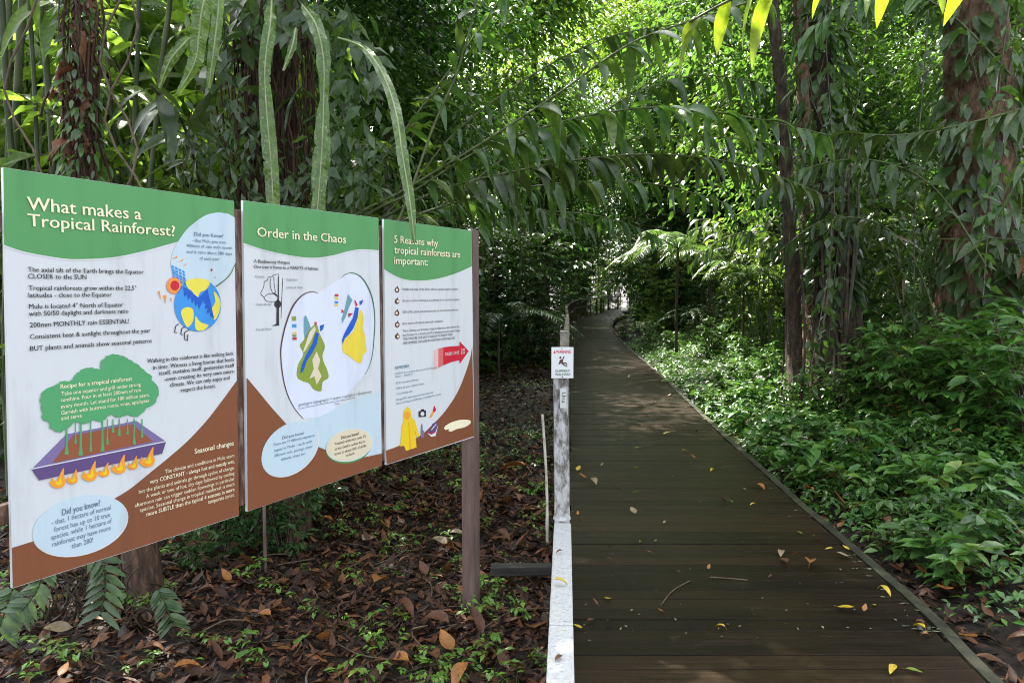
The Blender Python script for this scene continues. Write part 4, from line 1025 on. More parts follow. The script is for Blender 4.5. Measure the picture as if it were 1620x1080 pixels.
strap(sf, [(468, 45), (462, 75), (448, 112)], [4.7, 4.6, 4.55], [6, 15, 4], o0)
o1 = P(335, -40, 4.0); sf2 = tag(empty('strap_fern', tuple(o1)), 'broad silvery strap fern hanging in front of the trees above the largest panel', 'fern')
strap(sf2, [(345, -70), (322, 5), (315, 55), (308, 100), (280, 150)], [4.1, 4, 4, 4, 4], [20, 34, 33, 26, 6], o1)
strap(sf2, [(350, -60), (345, 20), (338, 80), (330, 140)], [4.3, 4.25, 4.2, 4.2], [10, 20, 22, 8], o1)
strap(sf2, [(300, 60), (270, 95), (252, 140)], [4.4, 4.3, 4.3], [14, 22, 5], o1)
# dark canes at the left
cb = tag(empty('bamboo_clump', tuple(ground_at(60, 6.2))), 'clump of slender dark bamboo canes rising behind the largest panel', 'bamboo')
ob = np.array(cb.location)
for x0, x1, Yc, r in ((3, 24, 6, .035), (36, 22, 6.2, .045), (14, 10, 6.6, .035), (63, 86, 5.8, .034), (99, 104, 6.5, .034), (46, 62, 5.6, .022), (220, 206, 6.4, .028), (269, 236, 6, .030), (118, 112, 7, .03), (84, 60, 7, .03), (160, 190, 7, .025)):
    p = pxpath([(x1 + (x1 - x0) * .6, 620), (x1 + (x1 - x0) * .15, 380), ((x0 + x1) / 2 + U(-3, 3), 140), (x0, 0), (x0 - (x1 - x0) * .2, -120)], Yc, n=9)
    p = np.vstack([[p[0][0], p[0][1], -.05], p])
    rr = r * np.where(np.arange(len(p)) % 6 == 0, 1.18, 1.0)
    mb = MB(); mb.tube(p - ob, rr * .68, 9); mb.build('cane', M['culm'], cb)
# trees on the bank
pth = np.vstack([ground_at(1302, 12.5)[None], pxpath([(1292, 450), (1284, 250), (1275, 100), (1269, -60)], 12.5)])
named_tree('red_barked_tree', pth, [.3, .2, .18, .17, .165, .15], 'bark_red', 'slim straight tree with reddish bark lit high up beside the walkway', crown=(np.array((5.4, 12.5, 11)), (3, 3, 2), 45), mat='leaf_mid')
pth = np.vstack([ground_at(1262, 10.5)[None], pxpath([(1255, 470), (1248, 330), (1240, 180), (1223, 20), (1214, -80)], 10.5)])
named_tree('dark_thin_tree', pth, [.12, .09, .085, .08, .07], 'bark_dark', 'thin crooked dark trunk leaning beside the reddish tree', wob=.12)
pth = np.vstack([ground_at(1322, 10)[None], pxpath([(1322, 480), (1318, 330), (1300, 150), (1296, -60)], 10)])
t4 = named_tree('fig_tree', pth, [.34, .17, .13, .12, .11, .10], 'bark_dark', 'dark fig tree with a curtain of hanging aerial roots on the bank', wob=.14, crown=(np.array((1.6, 12.6, 9.4)), (3.6, 3.2, 1.5), 260))  # unseen crown, shifted well off the trunk to shade the deck
for k in range(16):
    x = 1240 + U(0, 120); q0 = P(x, U(180, 330), 9.6 + U(-.3, .5)); xb = x + U(-25, 25); e = P(xb, 500, 9.6 + U(-.4, .4)); e[2] = float(gz(e[0], e[1])) - .05
    mb = MB(); mb.tube(catmull([q0, q0 * .6 + e * .4 + rng.normal(0, .06, 3), q0 * .25 + e * .75 + rng.normal(0, .06, 3), e], 7) - pth[0], np.linspace(.010, U(.014, .04), 22), 6, wob=.1)
    mb.build('aerial_root', M['bark_grey' if k % 3 == 0 else 'bark_dark'], t4)
pth = np.vstack([ground_at(1520, 9)[None], pxpath([(1532, 570), (1543, 430), (1550, 260), (1545, 100), (1538, -80)], 9)])
t5 = named_tree('big_rainforest_tree', pth, [.5, .40, .36, .35, .33, .33, .28], 'bark_red', 'massive reddish brown trunk with climbing leaves at the edge of the bank', sides=20, wob=.06, crown=(np.array((5.2, 9.6, 10.5)), (3.6, 3, 2), 50), mat='leaf_mid')
for k in range(7):
    a = U(math.pi, 2 * math.pi); e = np.array((math.cos(a) * U(.8, 1.4), math.sin(a) * U(.7, 1.2), .05)); s = np.array((math.cos(a) * .3, math.sin(a) * .3, U(.7, 1.3)))
    mb = MB(); mb.tube(catmull([s, (s + e) / 2 * (1, 1, .75), e, e * 1.25 - (0, 0, .2)], 6), np.linspace(.14, .05, 19), 7, wob=.1); mb.build('root', M['bark_red'], t5)
def climber(tr_path, n, Lr, label, spread=.45, t0=.1, t1=.8, mat='leaf_vine', face=(-.3, -1, .2)):
    root = tag(empty('climbing_vine', tuple(tr_path[0])), label, 'climber')
    sm, lf = MB(), MB()
    for k in range(3):
        t = np.linspace(t0, t1, 14); c = np.stack([np.interp(t * (len(tr_path) - 1), np.arange(len(tr_path)), tr_path[:, q]) for q in range(3)], 1)
        c = c + np.c_[U(-.3, .3) * np.ones(14) + .1 * np.sin(t * 14 + k), -np.full(14, spread), 0 * t] - tr_path[0]
        sm.tube(c, .007, 5)
    sm.build('vine_stem', M['twig'], root)
    t = U(t0, t1, n); c = np.stack([np.interp(t * (len(tr_path) - 1), np.arange(len(tr_path)), tr_path[:, q]) for q in range(3)], 1) - tr_path[0]
    a = U(-1.9, 1.6, n); B = c + np.c_[np.sin(a) * spread * U(.9, 1.35, n), -np.cos(a) * spread * U(.9, 1.35, n), 0 * a]
    D = np.c_[np.sin(a) * .6, -np.cos(a) * .6, -U(.3, 1.2, n)] + rng.normal(0, .3, (n, 3))
    N_ = np.c_[np.sin(a), -np.cos(a), .6 + 0 * a] + rng.normal(0, .3, (n, 3))
    l = U(*Lr, n); lf.leaves(B, D, N_, l, l * U(.26, .42, n), droop=.5, seg=3, fold=.22, prof='lance')
    lf.build('foliage', M[mat], root)
climber(pth, 430, (.10, .42), 'leafy climber clothing the massive reddish trunk', .42, .12, .95)
climber(np.vstack([ground_at(1322, 9.9)[None], pxpath([(1322, 480), (1318, 330), (1300, 150), (1296, 0)], 9.9)]), 520, (.14, .32), 'leafy climber on the dark fig tree', .27, .06, 1)
climber(np.vstack([ground_at(1302, 12.4)[None], pxpath([(1292, 450), (1284, 250), (1275, 100)], 12.4)]), 170, (.12, .26), 'leafy climber at the foot of the slim reddish tree', .24, .05, .6)
climber(np.vstack([ground_at(222, 4.1)[None], pxpath([(205, 760), (160, 420), (137, 270), (132, 120), (128, -30)], 4.15, 4.4)]), 300, (.05, .11), 'small leaved climber on the shaggy dead leaf trunk', .1, .05, 1, 'leaf_mid')

# arching ginger canes with rows of hanging leaves over the walkway
ROOT0 = [(345, 830), (400, 640), (470, 450)]
def cane(pl, Y0, Y1, L, n, label, mat='leaf_ginger', t0=.35, rooted=True, r=.014, hang=.5, droop=1.5, W=.23):
    pts = [P(*p, 6.0) for p in ROOT0[:1]] + [P(*p, Y0 + .3) for p in ROOT0[1:]] if rooted else []
    Ys = np.linspace(Y0, Y1, len(pl)); pts = pts + [P(*p, y) for p, y in zip(pl, Ys)]
    if rooted: pts[0][2] = 0
    L *= .86; n = int(n * 1.3)
    c = catmull(pts, 9); b = c[0].copy()
    root = tag(empty('arching_ginger', tuple(b)), label, 'ginger plant')
    if mat == 'leaf_ginger': mat = ('leaf_ginger', 'leaf_vine', 'leaf_mid')[int(rng.integers(3))]
    sm, lf = MB(), MB(); ginger_stem(sm, lf, c - b, r, L, W, n, t0, 6, droop, hang)
    sm.build('stem', M['stem_green'], root); lf.build('foliage', M[mat], root)
cane([(548, 352), (640, 300), (760, 228), (880, 150), (1000, 68), (1120, 25), (1210, -5)], 5.2, 5.5, .40, 36, 'uppermost long ginger cane rising diagonally to the top of the view', t0=.5)
cane([(575, 345), (650, 305), (760, 238), (880, 196), (960, 178), (1060, 170), (1180, 185), (1310, 214)], 5.3, 6.0, .38, 70, 'longest arching ginger cane with a fringe of hanging leaves across the walkway', t0=.42)
cane([(600, 350), (700, 300), (820, 270), (940, 250), (1060, 245), (1180, 262), (1295, 305)], 5.9, 6.6, .37, 70, 'arching ginger cane drooping just below the longest one', t0=.42)
cane([(590, 372), (690, 330), (800, 302), (920, 288), (1040, 292), (1150, 322)], 6.3, 7.0, .36, 60, 'lowest arching ginger cane over the walkway', t0=.42)
cane([(600, 400), (690, 190), (725, 110), (752, 10), (762, -60)], 5, 5, .30, 12, 'upright pale ginger cane with few leaves beside the strap fern', t0=.6, hang=.1, droop=.8)
cane([(540, 340), (600, 260), (690, 140), (770, 30), (830, -60)], 5.6, 5.8, .34, 34, 'steep leafy ginger cane beyond the strap fern', t0=.45)
cane([(690, 330), (800, 250), (900, 215), (1000, 150), (1100, 120), (1200, 130)], 7.4, 7.8, .36, 56, 'farther arching ginger cane seen behind the fringe of leaves', t0=.45)
cane([(560, 380), (640, 345), (740, 320), (850, 330), (930, 360)], 6.8, 7.2, .34, 44, 'short ginger cane bowing over the litter clearing', t0=.4)
cane([(620, 330), (720, 210), (840, 120), (960, 60), (1060, 40)], 7.8, 8.4, .36, 50, 'ginger cane high up behind the diagonal one', t0=.4)
cane([(640, 360), (760, 290), (900, 240), (1050, 215), (1200, 225), (1340, 260)], 8.4, 9.2, .36, 66, 'faint arching cane farthest back over the walkway', t0=.4)
cane([(680, 400), (780, 350), (880, 335), (980, 350), (1060, 385)], 9.0, 9.8, .34, 50, 'low leafy cane nodding over the middle of the walkway', t0=.4)
cane([(1760, 120), (1640, 165), (1520, 198), (1420, 214), (1330, 210)], 6.6, 7.0, .36, 44, 'leafy cane reaching in from the bank towards the walkway', rooted=False, t0=.1)
cane([(1560, 420), (1480, 300), (1390, 255), (1290, 262), (1200, 310)], 8.0, 8.4, .36, 50, 'cane with long hanging leaves arching before the dark fig tree', rooted=False, t0=.1)
cane([(1600, 120), (1500, 20), (1420, -10), (1330, 10), (1260, 70)], 7.4, 7.8, .36, 44, 'leafy cane bending down from the top before the massive trunk', rooted=False, t0=.1)
cane([(1480, 500), (1440, 400), (1380, 350), (1300, 350), (1230, 400)], 8.6, 8.6, .32, 44, 'low cane of hanging leaves before the aerial roots', rooted=False, t0=.1)
cane([(1330, 520), (1290, 420), (1220, 370), (1150, 375), (1090, 420)], 11, 11.5, .34, 44, 'leafy cane drooping over the bank near the palms', rooted=False, t0=.1)
cane([(1760, -120), (1600, -62), (1440, -48), (1300, -40), (1180, -10), (1090, 35)], 3.6, 4.0, .40, 10, 'overhanging branch of backlit yellow green leaves above the walkway', 'leaf_back', rooted=False, t0=.1, hang=.9, droop=1.8)
cane([(1800, 160), (1700, 200), (1630, 250), (1590, 330)], 5.5, 5.6, .34, 16, 'drooping leafy twig hanging before the bank at the picture edge', 'leaf_vine', rooted=False, t0=.1)
# fern and herbs below the largest panel
o0 = G(160, 985); fn = tag(empty('glossy_fern', tuple(o0)), 'glossy fern with paired leaflets below the largest panel', 'fern')
for pl, Yc, L in (([(140, 860), (163, 890), (166, 930), (160, 968)], 3.35, .125), ([(70, 890), (60, 930), (35, 965)], 3.4, .11), ([(250, 930), (262, 955), (272, 985)], 3.5, .10), ([(20, 930), (10, 960), (0, 990)], 3.5, .14)):
    mb = MB(); c = pxpath(pl, Yc, n=6) - o0; n = 9
    T = nrm(np.gradient(c, axis=0)); idx = np.linspace(1, len(c) - 1, n).astype(int)
    s = nrm(np.cross(T[idx], (.2, -1, .3)))
    for sg in (1, -1):
        mb.leaves(c[idx], s * sg + T[idx] * .55, nrm(np.array((.1, -.75, .6)) + rng.normal(0, .1, (n, 3))), L * np.linspace(.8, 1, n), L * .26, droop=.4, seg=5, fold=.18, prof='lance')
    mb.tube(c, .004, 5); mb.build('frond', M['leaf_palm'], fn)
o0 = G(130, 1000); rt = tag(empty('mossy_root_clump', tuple(o0)), 'tangle of mossy rootlets at the foot of the shaggy trunk', 'roots')
mb = MB()
for k in range(70):
    q = G(U(60, 260), U(950, 1010)); q[2] = float(gz(q[0], q[1])); l = U(.05, .3)
    mb.tube(catmull([q - (0, 0, .02), q + (U(-.06, .06), U(-.05, .05), l * .6), q + (U(-.12, .12), U(-.1, .1), l)], 4) - o0, U(.002, .007), 4)
mb.build('rootlet', M['moss_bark'], rt)

# --- far and middle trees
tk = []
for x, y in scatter(92, -34, 40, 22, 85, lambda x, y: inview(x, y) and dd(x, y) > 3.0 and not (-6 < x < 18 and y > 64), 2.3, tk):
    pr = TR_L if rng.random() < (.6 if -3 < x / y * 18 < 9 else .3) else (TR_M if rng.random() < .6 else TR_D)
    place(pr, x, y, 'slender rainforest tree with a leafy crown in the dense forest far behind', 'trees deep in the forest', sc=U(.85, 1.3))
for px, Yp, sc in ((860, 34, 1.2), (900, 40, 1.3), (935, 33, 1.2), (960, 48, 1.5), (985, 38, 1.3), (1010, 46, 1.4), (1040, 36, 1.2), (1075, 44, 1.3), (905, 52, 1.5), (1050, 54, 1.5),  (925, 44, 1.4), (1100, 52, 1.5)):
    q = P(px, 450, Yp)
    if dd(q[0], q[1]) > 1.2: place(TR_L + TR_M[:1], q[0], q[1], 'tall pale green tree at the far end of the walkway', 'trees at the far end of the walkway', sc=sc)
tk2 = []
for x, y in scatter(7, -6, -1.5, 13, 24, lambda x, y: left_of(x, y) and dd(x, y) > 1.6 and not clear_left(x, y), 2.3, tk2):
    place(TR_D + TR_M[:1], x, y, 'dark leafed tree in the thicket behind the information board', 'trees behind the information board', sc=U(.7, .9))
for x, y in scatter(6, 2.5, 20, 15, 24, lambda x, y: not left_of(x, y) and dd(x, y) > 2.5 and inview(x, y), 2.6, tk2):
    place(TR_M + TR_D[:1], x, y, 'leafy tree among the undergrowth beside the walkway bank', 'trees on the bank beside the walkway', sc=U(.7, .9))
for x, y, sc in ((-2.9, 17.5, .85),):
    place(TR_D, x, y, 'dark leafed tree added past the litter clearing to shade the walkway', 'shade trees added beyond the litter clearing', sc=sc)  # put in so that its crown keeps the sun off the deck
# --- understorey
tk3 = []
for x, y in scatter(58, -22, 0, 6.5, 30, lambda x, y: inview(x, y, 1) and left_of(x, y) and dd(x, y) > .9 and not clear_left(x, y), 1.1, tk3):
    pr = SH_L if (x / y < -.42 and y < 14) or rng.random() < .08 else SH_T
    place(pr, x, y, 'tall broadleaf sapling in the thicket behind the information board', 'saplings behind the information board', sc=U(.7, 1.1))
for px in range(640, 890, 22):
    q = P(px, 450, U(16.5, 20)); 
    if dd(q[0], q[1]) > .6: place(SH_T[2:] + SH_T[:1] + PA[1:], q[0], q[1], 'leafy sapling closing the far side of the litter clearing', 'saplings closing the litter clearing', sc=U(.7, 1.0))
for x, y in scatter(50, 1, 26, 10, 30, lambda x, y: inview(x, y, 1) and not left_of(x, y) and dd(x, y) > np.interp(y, [8, 13, 20], [3.0, 2.0, .9]), 1.25, tk3):
    place(SH_T + SH_L[:1], x, y, 'tall broadleaf sapling in the thicket beside the green bank', 'saplings behind the green bank', sc=U(.6, 1.05))
for x, y in scatter(70, -24, 26, 28, 62, lambda x, y: inview(x, y, 1) and dd(x, y) > 1.3 and not (.1 < x / y < .19 and y > 30), 1.6, tk3):
    place(SH_T + SH_L[:1], x, y, 'sapling crowding the distant part of the walkway', 'saplings along the distant walkway', sc=U(.8, 1.25))
for px, Yp, sc in ((872, 29, .72), (1050, 31, .75), (868, 38, .8), (1058, 40, .85), (850, 33, .9), (1085, 36, .9)):
    q = P(px, 450, Yp)
    if dd(q[0], q[1]) > .8: place(TR_D, q[0], q[1], 'low crowned dark tree arching over the bend of the walkway', 'trees arching over the bend', sc=sc)
for px, Yp, sc in ((925, 58, 1.3), (1000, 64, 1.4), (1060, 62, 1.3), (890, 60, 1.3)):
    q = P(px, 450, Yp)
    if dd(q[0], q[1]) > 1.0: place(TR_M, q[0], q[1], 'tall green tree standing past the bend of the walkway', 'trees past the bend', sc=sc)
for px, Yp in ((870, 26), (885, 30), (880, 35), (905, 40), (860, 32), (925, 50), (895, 46), (1030, 34), (1040, 29), (1060, 27), (1020, 44), (1035, 50), (1070, 33), (1050, 40), (910, 60)):
    q = P(px, 450, Yp)
    if dd(q[0], q[1]) > 1.3: place(SH_T, q[0], q[1], 'dark sapling leaning over the distant bend of the walkway', 'saplings at the bend of the walkway', sc=U(1.1, 1.7))
for px, Yp, sc in ((915, 54, 1.7), (1050, 56, 1.8), (1070, 60, 1.9), (950, 66, 2.2), (1035, 66, 2.2)):
    q = P(px, 450, Yp)
    if dd(q[0], q[1]) > 1.1: place(SH_T, q[0], q[1], 'tall dark sapling framing the end of the walkway', 'saplings framing the end of the walkway', sc=sc)
for px, Yp, sc in ((930, 78, 1.1), (1030, 78, 1.1), (1050, 75, 1.2), (900, 75, 1.2)):
    q = P(px, 450, Yp); place(TR_D + TR_M, q[0], q[1], 'dark crowned tree closing the view beyond the walkway', 'trees closing the view beyond the walkway', sc=sc)
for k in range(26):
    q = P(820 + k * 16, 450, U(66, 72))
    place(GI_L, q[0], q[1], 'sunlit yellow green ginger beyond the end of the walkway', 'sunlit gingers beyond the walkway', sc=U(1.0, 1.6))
tk4 = []
for x, y in scatter(80, -10, 1.5, 6, 26, lambda x, y: inview(x, y, .5) and left_of(x, y) and dd(x, y) > (.4 if y < 12 else 1.0) and not clear_left(x, y), .65, tk4):
    place(SH_D[:1] + SH_M, x, y, 'low green shrub at the edge of the litter clearing', 'low shrubs round the litter clearing', sc=U(.5, 1.0))
for x, y in scatter(120, 1.5, 16, 6, 34, lambda x, y: inview(x, y, .5) and not left_of(x, y) and dd(x, y) > np.interp(y, [5, 9, 13, 20], [2.6, 2.2, 1.3, .35]), .7, tk4):
    place(SH_C + SH_M, x, y, 'leafy green shrub on the bank beside the walkway', 'shrubs on the bank beside the walkway', sc=U(.5, 1.0))
tk5 = []
for x, y in scatter(15, -9, -2.2, 6, 13, lambda x, y: inview(x, y, .5) and not clear_left(x, y), 1.0, tk5):
    place(GI_L if x / y < -.40 else GI, x, y, 'tall wild ginger with long leaves behind the information board', 'wild gingers behind the information board', sc=U(.8, 1.1))
for x, y in scatter(14, 3, 14, 8, 18, lambda x, y: inview(x, y, .5) and not left_of(x, y) and dd(x, y) > 2.2, 1.2, tk5):
    place(GI, x, y, 'tall wild ginger with long drooping leaves beside the bank', 'wild gingers beside the bank', sc=U(.7, 1.0))
for px, Yp, s in ((1072, 17.8, 1.15), (1125, 20.5, 1.1), (1175, 15.5, .8)):
    q = P(px, 450, Yp); place(PB, q[0], q[1], 'slim palm with pale arching fronds near the bend of the walkway', 'slim palms near the bend', sc=s, cat='palm')
for px, py, Yp, s in ((1100, 480, 21, .9), (790, 430, 16, .8)):
    q = P(px, py, Yp)
    place(PA[1:], q[0] , q[1], 'small palm with arching feather fronds beside the walkway', 'small palms along the walkway', sc=s * max(.7, (q[2] - float(gz(q[0], q[1]))) / 2.0), cat='palm')
for x, y in scatter(34, -12, 14, 6, 22, lambda x, y: inview(x, y, 0) and dd(x, y) > 1.2 and not clear_left(x, y), .8, []):
    place(LI, x, y, 'thin liana hanging from the canopy', 'hanging lianas', z=float(gz(x, y)) + U(0, 1.5), sc=U(.8, 1.1))
for px, Yp, s in ((385, 5.4, .42), (410, 5.3, .5), (440, 5.25, .45), (470, 5.6, .5), (350, 5.0, .4), (500, 6.3, .5), (300, 4.7, .35), (330, 5.6, .5), (540, 7.4, .5), (415, 6.0, .6)):
    q = ground_at(px, Yp); place(SH_D, q[0], q[1], 'low dark plant around the foot of the fern clad trunk', 'plants at the foot of the fern clad trunk', sc=s)
for px, Yp, s in ((1370, 9.2, .8), (1410, 8.4, .8), (1450, 8.0, .9), (1490, 7.6, .85), (1540, 7.4, .9), (1590, 7.0, .95), (1640, 6.6, 1.0), (1570, 8.0, 1.0), (1430, 9.5, 1.0), (1390, 10.5, 1.0), (1500, 8.6, .9), (1620, 8.2, 1.1), (1350, 8.6, .6), (1280, 10.6, .6), (1220, 11.5, .6), (1250, 9.6, .5), (1310, 9.2, .55)):
    q = ground_at(px, Yp); place(SH_C + SH_M[:1], q[0], q[1], 'bushy shrub hiding the feet of the big trunks on the bank', 'shrubs at the feet of the big trunks', sc=s)
for px, Yp in ((1285, 8.6), (1345, 9.0), (1445, 8.4), (1600, 7.2)):
    q = ground_at(px, Yp); place(LI[:3], q[0], q[1], 'leafy hanging vine before the trunks on the bank', 'leafy vines before the bank trunks', z=q[2] + U(.3, 1.6), sc=U(.75, 1.05))
for px, Yp in ((30, 8.5), (90, 9.5), (150, 8.8), (215, 9.6), (260, 8.6), (300, 10), (-30, 9.5), (60, 10.5), (120, 11), (180, 10.8), (240, 11.2), (10, 11.5)):
    q = ground_at(px, Yp); place(GI_L, q[0], q[1], 'tall ginger with bright backlit leaves behind the bamboo canes', 'backlit gingers behind the bamboo', sc=U(1.15, 1.6))
# --- trees outside the view whose crowns shade the clearing
for x, y, s in ((10.5, 8.5, 1.1),):
    place(TR_D + TR_M, x, y, 'unseen tall tree added beside the clearing for its shade', 'unseen shade trees', sc=s)

# --- ground cover on the bank right of the deck
def rnd_pts(n, x0, x1, y0, y1, ok):
    x = U(x0, x1, n * 4); y = y0 + (y1 - y0) * U(0, 1, n * 4) ** 1.3
    k = ok(x, y); return np.stack([x[k], y[k]], 1)[:n]
def okR(x, y):
    d = deck_dist(x, y); b = np.interp(y, [2, 4, 5.5, 8], [.8, .5, .16, .02])
    dens = np.clip((d - b * U(.5, 1.2, len(x))) / .35, 0, 1)
    return (side(x, y) > 0) & (U(0, 1, len(x)) < dens) & (np.abs(x) < .75 * y + 1)
pts = rnd_pts(9000, .5, 12, 2.2, 24, okR)
mb = MB()
zz = gz(pts[:, 0], pts[:, 1])
dpt = deck_dist(pts[:, 0], pts[:, 1])
for (x, y), z, d in zip(pts, zz, dpt):
    hh = U(.05, .16) + min(.28, .14 * max(0, d - .2)) * U(.4, 1.1)
    n = int(U(6, 11)) if y < 9 else int(U(4, 7))
    o = rng.normal(0, .05, (n, 2)); k = U(.35, 1, n)
    B = np.c_[x + o[:, 0], y + o[:, 1], z + hh * k]
    L = U(.045, .095) * U(.8, 1.2, n) * (1.0 if y < 8 else 1.25)
    mb.leaves(B, np.c_[dirs(n, -.1, .3)], upn(n, .3), L, L * U(.42, .6), droop=.6, seg=2, fold=.2)
tag(mb.build('ground_cover', M['leaf_cover']), kind='stuff')
pts = rnd_pts(2600, .5, 12, 2.2, 18, okR); mb = MB()
cl = np.sin(pts[:, 0] * 2.1 + 1.7 * np.sin(pts[:, 1] * 1.3)) + np.sin(pts[:, 1] * 1.7 + pts[:, 0])
pts = pts[cl > .1]
for (x, y), z, d in zip(pts, gz(pts[:, 0], pts[:, 1]), deck_dist(pts[:, 0], pts[:, 1])):
    n = int(U(5, 9)); hh = U(.10, .2) + min(.30, .15 * max(0, d - .2)) * U(.5, 1.2); a = U(0, 6.28) + np.arange(n) * 2.4
    L = U(.07, .15) * U(.7, 1.15, n)
    B = np.c_[np.full(n, x), np.full(n, y), z + hh * U(.6, 1, n)]
    mb.leaves(B, np.c_[np.cos(a), np.sin(a), U(-.1, .5, n)], upn(n, .2), L, L * U(.3, .45), droop=1.0, seg=3, fold=.25)
tag(mb.build('broad_ground_cover', M['leaf_mid']), kind='stuff')
HB = []
for k in range(4):
    HB.append(make_shrub('herb', U(.28, .5), .12, 4, 3, 4, U(.11, .16), 'leaf_cover' if k < 3 else 'leaf_mid', 'stem_green', seg=3, wl=.45, low=.35))
tk6 = []
for x, y in scatter(280, .9, 9, 3.0, 13, lambda x, y: inview(x, y, -.2) and not left_of(x, y) and dd(x, y) > np.interp(y, [2, 5, 9], [.75, .45, .22]), .14, tk6):
    place(HB, x, y, 'leafy green herb in the ground cover beside the walkway', 'herbs in the ground cover', sc=U(.55, 1.25))
for px, py, s in ((1600, 800, .30), (1590, 700, .34), (1480, 670, .26), (1290, 600, .3), (1380, 640, .24), (1230, 610, .22), (1440, 720, .2), (1540, 760, .26), (1340, 700, .18), (1200, 640, .2), (1130, 590, .25), (1605, 620, .45), (1400, 590, .35)):
    q = G(px, py, .3); place(PA[:1], q[0], q[1], 'little feather leaved palm seedling in the ground cover', 'palm seedlings in the ground cover', sc=s, cat='palm seedling')

# --- leaf litter
def litter_leaves(mb, n, x0, x1, y0, y1, ok, Lr, lift=.02):
    pts = rnd_pts(n, x0, x1, y0, y1, ok); n = len(pts)
    z = gz(pts[:, 0], pts[:, 1]) + U(.0, lift, n)
    L = U(*Lr, n)
    mb.leaves(np.c_[pts, z + .004], np.c_[dirs(n, -.12, .25)], upn(n, .35), L, L * U(.28, .5, n), droop=U(-.9, .9, n), seg=3, fold=U(-.4, .7, n))
mb = MB()
okL = lambda x, y: (side(x, y) < 0) & (deck_dist(x, y) > .02) & (np.abs(x) < .72 * y + .8) & (x > -5)
litter_leaves(mb, 21000, -4.5, 1.2, 2.2, 7, okL, (.02, .08), .025)
litter_leaves(mb, 4200, -4.5, 1.2, 2.2, 8, okL, (.07, .13), .035)
litter_leaves(mb, 9000, -6, 2.0, 6, 18, okL, (.05, .15), .04)
okRl = lambda x, y: (side(x, y) > 0) & (deck_dist(x, y) > .07) & (deck_dist(x, y) < 1.6)
litter_leaves(mb, 3500, .8, 6, 2.2, 11, okRl, (.03, .12), .03)
tag(mb.build('leaf_litter', M['litter']), kind='stuff')
mb = MB()
pts = rnd_pts(4200, -5, 2, 5.5, 18, okL)
cl = np.sin(pts[:, 0] * 1.9 + 2 * np.sin(pts[:, 1] * .9)) + np.sin(pts[:, 1] * 1.5 - pts[:, 0] * 1.1) + rng.normal(0, .5, len(pts))
pts = pts[cl > .35]
for (x, y), z in zip(pts, gz(pts[:, 0], pts[:, 1])):
    n = int(U(4, 8)); a = U(0, 6.28) + np.arange(n) * 2.4; L = U(.03, .07) * U(.8, 1.2, n)
    mb.leaves(np.c_[np.full(n, x), np.full(n, y), z + U(.02, .07, n)], np.c_[np.cos(a), np.sin(a), U(0, .4, n)], upn(n, .25), L, L * .45, droop=.6, seg=2, fold=.2)
tag(mb.build('clearing_weeds', M['leaf_seed2']), kind='stuff')
mb = MB()
for k in range(260):
    y = 2.3 + 10 * U(0, 1) ** 1.5; x = U(-.6 * y, .1 + .05 * y)
    if dd(x, y) < .05: continue
    a = U(0, 6.28); l = U(.1, .5); z = float(gz(x, y)) + .02
    mb.tube(catmull([(x, y, z), (x + l * .5 * math.cos(a), y + l * .5 * math.sin(a), z + U(0, .03)), (x + l * math.cos(a + .3), y + l * math.sin(a + .3), z)], 4), U(.002, .006), 4)
tag(mb.build('twig_litter', M['twig']), kind='stuff')

def make_leaf(name, L, W, mat, curl, fold, prof='ovate', seg=6):
    mb = MB()
    n = 1
    d = np.array([(1, 0, .22 * abs(curl))]); 
    mb.leaves([(-L / 2, 0, .006)], d, [(0, 0, 1)], L, W, droop=curl, seg=seg, fold=fold, prof=prof)
    v = mb.v[0]; v[:, 2] += .006 - v[:, 2].min(); v += rng.normal(0, L * .008, v.shape)
    mb.tube([(-L * .5 - L * .2, U(-.01, .01), .008), (-L * .5, 0, v[:3, 2].mean())], L * .008, 4)
    return mb.build(name, M[mat])
def place_leaf(pr, loc, rz, sc, label, group, tilt=(0, 0)):
    p = pr[int(rng.integers(len(pr)))]
    if p.name not in used: used[p.name] = 1; o = p
    else: o = p.copy(); COL.objects.link(o)
    o.location = loc; o.rotation_euler = (tilt[0], tilt[1], rz); o.scale = (sc,) * 3
    return tag(o, label, 'leaf', group)
LV = {k: [make_leaf('fallen_leaf', .1, w, m, c, f) for w, c, f in sh] for k, m, sh in (
    ('yellow', 'yellow_leaf', ((.042, .5, .4), (.05, -.4, .3), (.035, .9, .6))), ('orange', 'orange_leaf', ((.05, .7, .5), (.045, -.6, .4))), ('tan', 'tan_leaf', ((.05, .8, .6), (.06, -.5, .4))),
    ('green', 'green_leaf', ((.04, .3, .3), (.035, .6, .2))), ('rust', 'rust_leaf', ((.045, .8, .6), (.05, -.6, .5), (.04, 1.1, .8))), ('brown', 'dead', ((.042, .9, .6), (.05, -.8, .5), (.036, 1.2, .7), (.045, .3, .35), (.04, -1.2, .8))))}
D1 = lambda x, y: (860 + x / 2.16, 580 + y / 2.16)
D2 = lambda x, y: (1220 + x / 2.7, 680 + y / 2.7)
